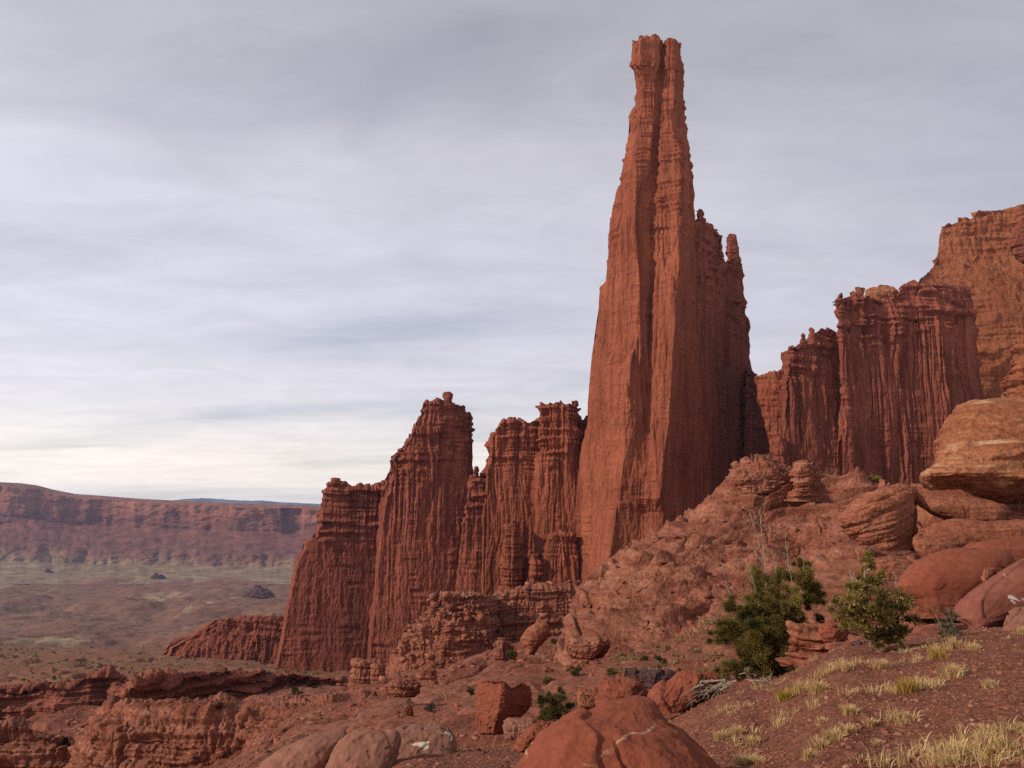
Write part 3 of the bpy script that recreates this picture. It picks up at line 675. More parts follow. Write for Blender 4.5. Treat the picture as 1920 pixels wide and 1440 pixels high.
# ------------------------------------------------------------------ the left walls
def left_walls():
    cd = cliff_disp(0.85, flutes=((2.4, 8, 16), (1.5, 3.8, 16)), beds=((0.9, 5.0), (0.6, 2.2)), rough=0.45, cap=0.80, cap_beds=1.6, big=1.6, seed=21, base_smooth=0.85, block=0.4, smooth_to=0.82)
    o = empty('rock_wall', ptw(700, 1260, 470))
    def part(name, Y, rows, **k):
        b = body(name, Y, rows, M['wall'], parent=None, **k); b.parent = o; b.matrix_parent_inverse = Matrix.Translation(-Vector(o.location)); return b
    # left block
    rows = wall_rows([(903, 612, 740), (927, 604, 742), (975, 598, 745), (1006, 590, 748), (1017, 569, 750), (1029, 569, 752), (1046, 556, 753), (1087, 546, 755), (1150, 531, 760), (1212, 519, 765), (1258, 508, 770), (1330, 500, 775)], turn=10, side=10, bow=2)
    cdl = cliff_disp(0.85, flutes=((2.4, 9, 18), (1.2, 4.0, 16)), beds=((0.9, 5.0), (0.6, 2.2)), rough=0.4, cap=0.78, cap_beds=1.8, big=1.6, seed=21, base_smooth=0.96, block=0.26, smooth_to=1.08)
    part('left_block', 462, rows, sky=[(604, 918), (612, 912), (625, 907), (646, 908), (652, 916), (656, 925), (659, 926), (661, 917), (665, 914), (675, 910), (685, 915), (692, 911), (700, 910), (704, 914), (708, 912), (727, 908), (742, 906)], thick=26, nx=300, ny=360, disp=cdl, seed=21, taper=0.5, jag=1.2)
    # peak
    rows = wall_rows([(734, 786, 880), (765, 786, 879), (783, 784, 881), (800, 778, 882), (817, 772, 883), (826, 766, 883), (837, 758, 883), (854, 738, 884), (887, 732, 885), (908, 724, 887), (960, 716, 893), (1040, 706, 900), (1120, 700, 908), (1200, 690, 915), (1330, 680, 925)], turn=7, side=12, bow=4, K=7)
    part('peak', 455, rows, sky=[(740, 856), (750, 842), (757, 838), (762, 836), (767, 826), (774, 817), (777, 801), (784, 786), (787, 765), (792, 758), (800, 755), (810, 757), (817, 753), (827, 751), (840, 752), (850, 753), (858, 757), (867, 760), (876, 769), (881, 780)], thick=24, nx=330, ny=520, disp=cd, seed=22, taper=0.5, jag=1.0)
    # right shoulder with its needle
    rows = wall_rows([(870, 886, 912), (895, 884, 914), (920, 878, 918), (980, 868, 922), (1060, 858, 926), (1140, 850, 930), (1300, 840, 940)], turn=2, side=9, bow=2)
    part('shoulder', 448, rows, sky=[(886, 896), (889, 880), (893, 878), (895, 893), (898, 899), (904, 896), (910, 900), (914, 915)], thick=16, nx=120, ny=330, disp=cd, seed=23, jag=1.0)
    hd = boulder_disp(4, 0.5, 0.35, 0.2, 0.5, seed=8)
    h = blob('balanced_rock', 458, [(734, 836, 845), (737, 830, 849), (743, 829, 850), (748, 832, 848), (752, 834, 846), (758, 826, 854), (766, 824, 856)], M['wall'], 3.0, nx=50, ny=60, disp=hd)
    h.parent = o; h.matrix_parent_inverse = Matrix.Translation(-Vector(o.location))
    tag(o, 'dark red fluted wall stepping up to a peak topped by a balanced rock', 'rock wall')

    cd2 = cliff_disp(0.85, flutes=((2.0, 8, 18), (1.5, 3.6, 18)), beds=((0.9, 5.0), (0.5, 2.0)), rough=0.42, cap=0.80, cap_beds=1.7, big=1.5, seed=31, base_smooth=0.6, block=0.4)
    o2 = empty('rock_wall', ptw(1000, 1110, 440))
    def part2(name, Y, rows, **k):
        b = body(name, Y, rows, M['tower'], **k); b.parent = o2; b.matrix_parent_inverse = Matrix.Translation(-Vector(o2.location)); return b
    rows = wall_rows([(785, 936, 1110), (808, 923, 1110), (821, 919, 1110), (846, 917, 1110), (875, 911, 1110), (896, 908, 1110), (960, 902, 1112), (1040, 900, 1114), (1120, 896, 1116), (1250, 890, 1120)], turn=4, side=14, bow=1, K=7)
    part2('main_face', 446, rows, sky=[(919, 822), (922, 808), (927, 811), (933, 804), (938, 795), (944, 789), (951, 791), (956, 787), (966, 790), (979, 786), (987, 791), (996, 790), (1004, 786), (1012, 783), (1020, 786), (1080, 786), (1087, 783), (1094, 787), (1100, 784), (1110, 782)], thick=22, nx=300, ny=400, disp=cd2, seed=31, taper=0.3, jag=1.0)
    rows = wall_rows([(750, 1013, 1082), (775, 1012, 1083), (800, 1010, 1084), (860, 1008, 1087), (940, 1006, 1090), (1020, 1004, 1092), (1130, 1000, 1098), (1250, 998, 1104)], turn=-1, side=9, bow=2, K=7)
    part2('buttress', 436, rows, sky=[(1013, 760), (1018, 755), (1024, 756), (1031, 752), (1037, 757), (1042, 753), (1054, 753), (1060, 757), (1068, 755), (1076, 759), (1079, 750), (1081, 751), (1082, 766)], thick=22, nx=210, ny=430, disp=cd2, seed=32, taper=0.3, jag=0.8)
    rows = wall_rows([(975, 955, 970), (985, 950, 974), (1010, 946, 976), (1060, 942, 979), (1104, 938, 982), (1200, 932, 990)], turn=1, side=6, bow=2)
    part2('pinnacle', 424, rows, sky=[(952, 985), (957, 979), (963, 975), (968, 978), (972, 986)], thick=12, nx=100, ny=190, disp=cliff_disp(0.8, flutes=((1.2, 5, 14),), beds=((0.8, 4.0), (0.5, 1.6)), rough=0.45, cap=0.0, cap_beds=1.2, big=0.8, seed=34), seed=33)
    rows = wall_rows([(1040, 996, 1010), (1055, 994, 1014), (1080, 992, 1016), (1110, 990, 1018), (1200, 985, 1022)], turn=1, side=5, bow=2)
    part2('pinnacle', 418, rows, thick=10, nx=70, ny=110, disp=cliff_disp(0.8, flutes=((1.0, 5, 10),), beds=((0.8, 4.0), (0.5, 1.6)), rough=0.45, cap=0.0, cap_beds=1.2, big=0.8, seed=36), seed=35)
    # broken lower apron under the buttress
    rows = wall_rows([(1000, 1030, 1080), (1040, 1022, 1085), (1080, 1014, 1088), (1200, 1004, 1096)], turn=-1, side=8, bow=3, lean=5)
    part2('apron', 424, rows, sky=[(1030, 1012), (1040, 1003), (1052, 997), (1062, 1001), (1074, 1006), (1080, 1016)], thick=12, nx=120, ny=150, disp=cd2, seed=38)
    tag(o2, 'narrow-topped fluted wall between the peaked dark wall and the tallest tower', 'rock wall')
left_walls()

def lower_outcrop():
    ld = cliff_disp(0.7, flutes=((1.6, 6, 9), (0.9, 2.6, 8)), beds=((0.9, 4.0), (0.6, 1.7), (0.3, 0.8)), rough=0.5, cap=0.5, cap_beds=1.3, big=1.6, seed=41, block=0.5)
    rows = wall_rows([(1108, 838, 930), (1121, 817, 930), (1142, 808, 932), (1162, 796, 934), (1177, 770, 934), (1200, 754, 934), (1254, 728, 936), (1320, 715, 940)], turn=3, side=16, bow=5, lean=14, K=9)
    o = body('rock_outcrop', 300, rows, M['hill'], sky=[(817, 1124), (824, 1119), (842, 1113), (860, 1112), (875, 1114), (892, 1112), (905, 1115), (919, 1118), (930, 1126)], thick=22, nx=260, ny=210, disp=ld, seed=41)
    tag(o, 'stepped banded outcrop with a rounded left shoulder below the dark peaked wall', 'rock outcrop')
    rows = wall_rows([(1098, 918, 1085), (1130, 914, 1088), (1180, 910, 1092), (1230, 905, 1096), (1300, 900, 1100)], turn=2, side=10, bow=1, lean=12, K=7)
    o = body('rock_outcrop', 312, rows, M['hill'], sky=[(918, 1118), (935, 1115), (958, 1111), (985, 1106), (1017, 1102), (1040, 1103), (1071, 1099), (1085, 1096)], thick=24, nx=260, ny=170, disp=ld, seed=43)
    tag(o, 'flat-topped banded ledge at the foot of the narrow-topped wall', 'rock outcrop')
    bd = cliff_disp(0.35, flutes=((1.2, 6, 8), (0.6, 3, 8)), beds=((0.9, 4), (0.5, 1.6)), rough=0.5, cap=0, cap_beds=1.0, seed=45)
    for k, (x0, x1, y0, y1, lb) in enumerate([(660, 696, 1235, 1268, 'left of two small jointed rock stubs before the dark wall base'), (694, 719, 1234, 1266, 'right of two small jointed rock stubs before the dark wall base')]):
        o = blob('rock_stub', 225, [(y0, x0 + 6, x1 - 5), (y0 + 3, x0 + 1, x1 - 1), (y0 + 14, x0, x1), (y1, x0 - 3, x1 + 2), (y1 + 20, x0 - 8, x1 + 4)], M['hill'], 4, nx=60, ny=50, disp=bd, p=3.5)
        tag(o, lb, 'rock')
lower_outcrop()

# ------------------------------------------------------------------ right-hand walls
def right_walls():
    # far saddle cliff
    cdo = cliff_disp(0.9, flutes=((1.2, 9, 14),), beds=((0.8, 5.5), (0.5, 2.2)), rough=0.4, cap=0.0, cap_beds=0.6, big=1.5, seed=51, block=0.3, groove=0.6)
    rows = wall_rows([(690, 1412, 1500), (722, 1420, 1500), (772, 1429, 1500), (813, 1440, 1500), (867, 1446, 1500), (960, 1452, 1500)], turn=-3, side=4, bow=1, lean=3)
    o = body('rock_wall', 403, rows, M['orange'], sky=[(1412, 710), (1419, 707), (1430, 703), (1450, 698), (1468, 693), (1485, 690), (1500, 690)], thick=30, nx=130, ny=190, disp=cdo, seed=51)
    o.data.materials[0] = M['tower']
    tag(o, 'low orange cliff closing the gap between tallest tower and fluted wall', 'rock wall')
    # small dark stub in the gap
    o = blob('rock_stub', 390, [(815, 1461, 1466), (822, 1459, 1473), (840, 1455, 1475), (860, 1450, 1478), (890, 1446, 1480), (920, 1440, 1484)], M['wall'], 5, nx=60, ny=80, disp=cliff_disp(0.6, flutes=((1.2, 5, 10),), beds=((0.9, 4), (0.5, 1.6)), cap=0, cap_beds=1.2, seed=52))
    tag(o, 'short dark stub in the gap at the fluted wall left foot', 'rock')

    cd = cliff_disp(0.9, groove=1.9, flutes=((3.6, 8, 26), (2.4, 4.2, 26)), beds=((0.9, 5.0), (0.55, 2.0)), rough=0.42, cap=0.80, cap_beds=1.6, big=1.6, seed=61, base_smooth=0.3, block=0.35)
    o = empty('rock_wall', ptw(1620, 900, 400))
    def part(name, Y, rows, mat='wall', **k):
        b = body(name, Y, rows, M[mat], **k); b.parent = o; b.matrix_parent_inverse = Matrix.Translation(-Vector(o.location)); return b
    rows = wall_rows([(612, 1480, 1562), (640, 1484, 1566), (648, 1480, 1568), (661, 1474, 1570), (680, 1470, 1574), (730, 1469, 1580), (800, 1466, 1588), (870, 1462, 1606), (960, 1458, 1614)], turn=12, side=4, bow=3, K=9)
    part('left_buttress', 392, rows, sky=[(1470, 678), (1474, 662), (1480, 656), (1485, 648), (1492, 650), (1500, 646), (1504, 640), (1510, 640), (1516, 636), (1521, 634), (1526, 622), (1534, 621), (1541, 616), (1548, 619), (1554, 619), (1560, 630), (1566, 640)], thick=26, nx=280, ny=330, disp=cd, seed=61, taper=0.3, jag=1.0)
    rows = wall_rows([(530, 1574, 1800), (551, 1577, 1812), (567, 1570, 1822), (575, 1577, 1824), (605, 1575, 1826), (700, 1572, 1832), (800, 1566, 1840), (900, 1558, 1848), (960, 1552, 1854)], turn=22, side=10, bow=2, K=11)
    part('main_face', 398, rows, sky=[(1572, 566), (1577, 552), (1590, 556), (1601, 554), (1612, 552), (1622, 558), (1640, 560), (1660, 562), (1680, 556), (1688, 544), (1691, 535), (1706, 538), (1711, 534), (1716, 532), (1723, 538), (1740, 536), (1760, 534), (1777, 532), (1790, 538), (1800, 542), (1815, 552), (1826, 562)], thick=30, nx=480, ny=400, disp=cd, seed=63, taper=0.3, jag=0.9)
    rows = wall_rows([(540, 1718, 1800), (600, 1716, 1806), (700, 1722, 1812), (800, 1728, 1818), (900, 1732, 1824)], turn=8, side=10, bow=4, K=7)
    part('right_buttress', 408, rows, sky=[(1720, 552), (1730, 542), (1745, 545), (1760, 540), (1775, 538), (1788, 544), (1800, 556)], thick=20, nx=210, ny=330, disp=cd, seed=67, taper=0.3)
    rows = wall_rows([(556, 1574, 1608), (600, 1574, 1612), (700, 1576, 1622), (800, 1576, 1630), (900, 1578, 1642)], turn=8, side=8, bow=2, K=5)
    part('corner_buttress', 394, rows, sky=[(1576, 562), (1586, 557), (1598, 556), (1608, 562)], thick=16, nx=90, ny=330, disp=cd, seed=69, taper=0.2)
    hd = boulder_disp(3, 0.4, 0.3, 0.2, 0.4, seed=9)
    for (x0, x1, y0, y1) in ((1501, 1510, 624, 642), (1516, 1527, 614, 636)):
        h = blob('hoodoo', 394, [(y0, x0 + 3, x1 - 4), (y0 + 4, x0, x1), (y0 + 9, x0 + 2, x1 - 1), (y0 + 13, x0 - 1, x1 + 1), (y1, x0 - 2, x1 + 2), (y1 + 10, x0 - 3, x1 + 3)], M['wall'], 1.6, nx=30, ny=40, disp=hd)
        h.parent = o; h.matrix_parent_inverse = Matrix.Translation(-Vector(o.location))
    b = blob('pale_cap', 424, [(533, 1650, 1664), (538, 1636, 1676), (546, 1624, 1686), (560, 1618, 1692), (580, 1616, 1694)], M['capped'], 6, nx=90, ny=50, disp=boulder_disp(6, 1.2, 0.6, 0.3, 0.3, seed=12))
    b.parent = o; b.matrix_parent_inverse = Matrix.Translation(-Vector(o.location)); b['label'] = 'pale orange rounded cap rock'
    tag(o, 'broad fluted wall with deep vertical ribs right of the tallest tower', 'rock wall')

    # orange cliff behind, top right
    rows = []
    for (py, xl, d) in [(340, 1760, 24), (474, 1760, 17), (494, 1750, 9), (509, 1738, 2), (524, 1722, -4), (560, 1714, -14), (600, 1712, -15), (700, 1710, -17), (800, 1706, -18), (900, 1700, -20)]:
        rows.append((py, [(xl, d + 9), (xl + 5, d + 2), (xl + 40, d), (1880, d - 3), (1960, d - 8), (2060, d - 18), (2200, d - 40), (2360, d - 60), (2366, d - 40)]))
    o = body('rock_cliff', 480, rows, M['orange'], sky=[(1762, 474), (1764, 436), (1774, 419), (1780, 417), (1794, 418), (1798, 407), (1817, 407), (1822, 411), (1828, 408), (1830, 396), (1852, 393), (1880, 390), (1905, 386), (1920, 380), (1990, 366), (2100, 356), (2360, 350)], thick=120, nx=360, ny=330,
             disp=cliff_disp(1.0, flutes=((1.0, 11, 12), (0.5, 4, 10)), beds=((0.9, 6.0), (0.6, 2.4), (0.3, 1.0)), rough=0.4, cap=0.38, cap_beds=1.0, big=2.0, seed=71, block=0.38, groove=0.5, low_beds=0.25), seed=71)
    tag(o, 'orange stepped cliff at the top right behind the broad fluted wall', 'rock cliff')
    # rounded rocks at its right edge
    o = blob('boulder', 210, [(636, 1912, 1960), (655, 1900, 1990), (680, 1894, 2010), (706, 1890, 2020), (725, 1886, 2030), (745, 1884, 2040), (790, 1880, 2060)], M['orange'], 9, nx=120, ny=120, disp=ledge_disp(0.8, big=1.5, beds=((0.8, 3.2), (0.5, 1.2)), rough=0.3, cracks=0.6, block=0.2, seed=114))
    tag(o, 'rounded orange rock at the right edge under the high cliff', 'boulder')
    o = blob('boulder', 446, [(410, 1918, 1960), (430, 1904, 1990), (455, 1896, 2010), (472, 1900, 2010), (490, 1912, 2000), (500, 1930, 1990)], M['wall'], 6, nx=80, ny=70, disp=ledge_disp(0.8, big=1.5, beds=((0.8, 3.2), (0.5, 1.2)), rough=0.3, cracks=0.5, block=0.2, seed=115))
    tag(o, 'dark overhanging knob high on the orange cliff at the right edge', 'boulder')
right_walls()

# ------------------------------------------------------------------ the near ridge below the towers
def ridge():
    rows = []
    for (py, xl, d) in [(862, 1392, 0), (880, 1376, -1), (900, 1358, -3), (940, 1322, -7), (985, 1262, -13), (1010, 1205, -18), (1040, 1152, -22), (1065, 1118, -27), (1100, 1084, -36), (1140, 1070, -44), (1180, 1056, -54), (1230, 1040, -66), (1290, 1020, -78), (1340, 1000, -86)]:
        w = 1660 - xl
        v = (py - 862) / 480
        rows.append((py, [(xl, d + 12 + 4 * v), (xl + 0.03 * w, d + 6 + 2 * v), (xl + 0.10 * w, d + 2), (xl + 0.26 * w, d), (xl + 0.45 * w, d), (xl + 0.62 * w, d - 1 - 2 * v), (xl + 0.8 * w, d - 2 - 4 * v), (1660, d - 3 - 6 * v)]))
    sky = [(1376, 884), (1384, 874), (1392, 869), (1402, 866), (1415, 867), (1428, 866), (1442, 869), (1454, 874), (1470, 878), (1477, 880), (1483, 878), (1493, 870), (1505, 869), (1516, 870), (1524, 878), (1536, 888), (1550, 893), (1575, 898), (1600, 902), (1630, 906), (1660, 912)]
    base = ledge_disp(0.75, big=1.5, lens=0.12, steps=((3.5, 3.0), (1.7, 1.15)), beds=((0.4, 3.6), (0.35, 1.5), (0.22, 0.6)), rough=0.26, cracks=0.9, block=0.10, seed=81, tilt=-0.16)
    def disp(P, t, e):
        d = base(P, t, e)
        # dark overhung bed under the summit blocks, with joints below it
        px = 960 + P[..., 0] / P[..., 1] * F * 0.99; z = P[..., 2]
        zb = 1.5 + 0.035 * np.abs(P[..., 0] - 46) + 0.5 * gn(P[..., 0] / 5, 0.5, 0.5, 6)
        m = np.exp(-((z - zb) / 0.55) ** 2) * sstep(1330, 1380, px) * (1 - sstep(1600, 1640, px))
        return d - 1.7 * m
    o = body('rock_ridge', 150, rows, M['hill'], sky=sky, thick=30, nx=560, ny=460, disp=disp, seed=81, edge=0.05)
    tag(o, 'ledgy red slickrock ridge with a broken summit below the tallest tower', 'rock ridge')
    # summit blocks
    o = blob('boulder', 150, [(866, 1400, 1436), (870, 1390, 1454), (880, 1380, 1470), (895, 1372, 1476), (908, 1374, 1476), (918, 1384, 1466), (926, 1390, 1450)], M['hill'], 6, nx=110, ny=70, p=3.0, disp=ledge_disp(0.35, big=1.2, beds=((0.7, 3.0), (0.5, 1.2)), rough=0.5, seed=83), thick=7)
    tag(o, 'blocky layered summit boulder on the left of the ridge top', 'boulder')
    o = blob('boulder', 146, [(869, 1494, 1516), (874, 1486, 1522), (886, 1481, 1527), (898, 1482, 1528), (908, 1490, 1522), (916, 1484, 1530), (940, 1470, 1545)], M['hill'], 4.5, nx=80, ny=70, p=2.6, disp=ledge_disp(0.35, big=0.8, beds=((0.9, 3.0), (0.5, 1.2)), rough=0.4, seed=84), thick=5)
    tag(o, 'round layered knob on the right of the ridge top', 'boulder')
ridge()

def marked_mat(name, dark, base, light, unit, mark, scale, thr, vein=False):
    """smooth boulder with lichen patches (or calcite veins) of its own"""
    m = rock_mat(name, dark, base, light, unit, bed=0.3, streak=0.0, bump=0.10, fine=0.6, con=0.45)
    nt = m.node_tree; b = nt.nodes['Principled BSDF']; p = pos(nt)
    src = b.inputs['Base Color'].links[0].from_socket
    n = noise_n(nt, mapping(nt, p, (1, 1, 1.6), (0.2, 0.5, 0.3)), scale, 1 if vein else 5, 0.4 if vein else 0.55, 0.0 if vein else 0.6)
    msk = noise_n(nt, p, scale * 0.6, 2)
    if vein:
        sp = nd(nt, 'ShaderNodeSeparateXYZ'); nt.links.new(p, sp.inputs[0])
        lv = math_n(nt, 'ADD', sp.outputs[2], math_n(nt, 'MULTIPLY', sp.outputs[0], -0.22))
        lv = math_n(nt, 'ADD', lv, math_n(nt, 'MULTIPLY', math_n(nt, 'SUBTRACT', noise_n(nt, p, 2.2, 4, 0.5), 0.5), 0.22))
        f = 0.0
        for c_, w_ in ((-1.50, 0.006),):      # thin calcite seams along the bedding
            v = math_n(nt, 'ABSOLUTE', math_n(nt, 'SUBTRACT', lv, c_))
            f1_ = math_n(nt, 'MULTIPLY', ramp(nt, math_n(nt, 'DIVIDE', v, w_ * 2), [(0.2, 0.8), (0.5, 0.0)]), ramp(nt, noise_n(nt, p, 3.5 + c_, 3), [(0.47, 0.0), (0.55, 1.0)]))
            f = f1_ if isinstance(f, float) else math_n(nt, 'MAXIMUM', f, f1_)
    else:
        f = ramp(nt, n, [(thr, 0.0), (thr + 0.012, 1.0)])
    nt.links.new(mixc(nt, f, src, mark), b.inputs['Base Color'])
    return m
M['slab'] = marked_mat('lichened_slab', (0.235, 0.085, 0.062), (0.285, 0.105, 0.076), (0.33, 0.14, 0.10), 0.3, (0.52, 0.44, 0.40), 1.1, 0.70)
M['lichen_boulder'] = marked_mat('lichened_boulder', (0.24, 0.115, 0.080), (0.28, 0.14, 0.10), (0.35, 0.19, 0.14), 0.25, (0.60, 0.50, 0.40), 3.0, 0.66)
M['veined'] = marked_mat('veined_boulder', (0.24, 0.068, 0.038), (0.295, 0.085, 0.047), (0.35, 0.125, 0.068), 0.30, (0.40, 0.22, 0.14), 1.3, 0.0, vein=True)
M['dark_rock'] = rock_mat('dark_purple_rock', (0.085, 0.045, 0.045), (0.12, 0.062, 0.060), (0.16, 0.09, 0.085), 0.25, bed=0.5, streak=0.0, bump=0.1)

# ------------------------------------------------------------------ canyon benches, spur and far butte
def canyon():
    ld = cliff_disp(0.62, flutes=((1.5, 8, 3), (0.8, 3.4, 3)), beds=((1.0, 4.5), (0.7, 1.8), (0.3, 0.7)), rough=0.35, cap=0.0, cap_beds=1.2, big=2.4, seed=101, block=0.45, groove=1.4)
    rows = []
    for (py, xl, xr, d) in [(1308, 230, 700, 10), (1322, 215, 700, 4), (1336, 190, 705, -1), (1348, 182, 710, -3.5), (1362, 170, 715, -4.2), (1385, 150, 722, -5), (1440, 132, 735, -6.5), (1540, 110, 770, -8)]:
        w = xr - xl
        rows.append((py, [(xl, d + 13), (xl + .03 * w, d + 3), (xl + .12 * w, d), (xl + .3 * w, d - 1.5), (xl + .5 * w, d - 1), (xl + .7 * w, d - 4), (xl + .9 * w, d - 9), (xr, d - 6)]))
    o = body('rock_bench', 120, rows, M['hill'], sky=[(150, 1388), (157, 1379), (177, 1359), (189, 1341), (209, 1331), (242, 1325), (306, 1322), (403, 1317), (495, 1319), (560, 1314), (640, 1313), (700, 1318)], thick=4, nx=420, ny=170, disp=ld, seed=101)
    tag(o, 'rounded slickrock bench with a broken cliff front beside the dark canyon', 'rock bench')
    rows = wall_rows([(1255, 268, 665), (1270, 258, 668), (1284, 240, 670), (1300, 222, 672), (1328, 198, 676), (1400, 180, 684)], turn=62, side=8, bow=2, lean=1, K=9)
    o = body('rock_ledge', 205, rows, M['ledge'], sky=[(238, 1288), (244, 1280), (262, 1272), (322, 1270), (354, 1262), (420, 1259), (520, 1260), (604, 1268), (640, 1273), (665, 1276)], thick=7, nx=380, ny=120, disp=cliff_disp(0.75, flutes=((1.3, 9, 3), (0.7, 3.4, 3)), beds=((1.4, 4.0), (1.0, 1.7), (0.4, 0.7)), rough=0.4, cap=0.0, cap_beds=1.5, big=2.6, seed=103, block=0.5, groove=1.0), seed=103)
    tag(o, 'dark layered canyon ledge in front of the left wall foot', 'rock ledge')
    rows = wall_rows([(1262, -330, 236), (1290, -330, 240), (1330, -330, 246), (1420, -330, 256)], turn=10, side=8, bow=3, lean=3, K=9)
    o = body('rock_ledge', 238, rows, M['ledge'], sky=[(-330, 1310), (-100, 1292), (0, 1285), (60, 1277), (120, 1278), (160, 1270), (201, 1268), (236, 1272)], thick=7, nx=330, ny=110, disp=cliff_disp(0.85, flutes=((1.3, 9, 3), (0.7, 3.4, 3)), beds=((1.4, 4.0), (1.0, 1.7), (0.4, 0.7)), rough=0.4, cap=0.0, cap_beds=1.5, big=2.6, seed=105, block=0.5, groove=1.0), seed=105)
    tag(o, 'dark stepped ledge at the left edge across the canyon', 'rock ledge')
    rows = wall_rows([(1355, -200, 172), (1380, -200, 178), (1440, -200, 190), (1560, -200, 210)], turn=-3, side=9, bow=3, lean=6, K=9)
    o = body('rock_bench', 152, rows, M['hill'], sky=[(-200, 1380), (-80, 1370), (0, 1363), (40, 1361), (90, 1373), (130, 1377), (157, 1387), (172, 1400)], thick=5, nx=300, ny=150, disp=cliff_disp(0.7, flutes=((1.6, 8, 3), (0.9, 3.4, 3)), beds=((1.0, 4.5), (0.7, 1.8), (0.3, 0.7)), rough=0.35, cap=0.0, cap_beds=1.2, big=2.4, seed=107, block=0.45, groove=1.6), seed=107)
    tag(o, 'broken rock bench in the bottom left corner', 'rock bench')
    cd = cliff_disp(0.9, flutes=((2.6, 8, 6), (1.4, 3.6, 6)), beds=((0.8, 4.5), (0.5, 2.0)), rough=0.8, cap=0.7, cap_beds=1.0, big=3.0, seed=111)
    rows = wall_rows([(1152, 470, 560), (1165, 402, 560), (1182, 380, 562), (1196, 350, 562), (1214, 314, 564), (1245, 300, 566), (1290, 290, 570)], turn=-12, side=10, bow=3, lean=6, K=9)
    o = body('rock_spur', 560, rows, M['wall'], sky=[(314, 1216), (330, 1206), (350, 1197), (366, 1192), (383, 1182), (390, 1178), (395, 1170), (405, 1168), (414, 1163), (423, 1160), (440, 1163), (455, 1160), (480, 1162), (500, 1158), (532, 1156), (560, 1154)], thick=40, nx=240, ny=130, disp=cd, seed=111, jag=1.5)
    tag(o, 'low crumbling red spur running left from the dark wall foot', 'rock spur')
    # far buttes on the valley floor
    bd = boulder_disp(60, 10, 7, 4, 6, seed=20)
    for (x0, x1, y0, y1, lb) in [(468, 500, 1097, 1118, 'small dark butte alone on the valley floor near the left wall'), (287, 300, 1075, 1081, 'tiny flat butte on the valley in front of the far mesa centre'), (84, 96, 1069, 1076, 'tiny knob on the valley floor at the far left')]:
        Yb = 300 * F / ((y1 - 2) - HOR) * 1.0
        w = x1 - x0
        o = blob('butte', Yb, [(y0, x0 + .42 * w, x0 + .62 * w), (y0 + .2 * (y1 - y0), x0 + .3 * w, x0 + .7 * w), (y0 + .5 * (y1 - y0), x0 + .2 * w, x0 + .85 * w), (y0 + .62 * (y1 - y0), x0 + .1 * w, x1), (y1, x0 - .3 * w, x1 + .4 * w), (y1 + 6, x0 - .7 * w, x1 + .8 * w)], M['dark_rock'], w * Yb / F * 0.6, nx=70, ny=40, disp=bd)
        tag(o, lb, 'butte')
canyon()

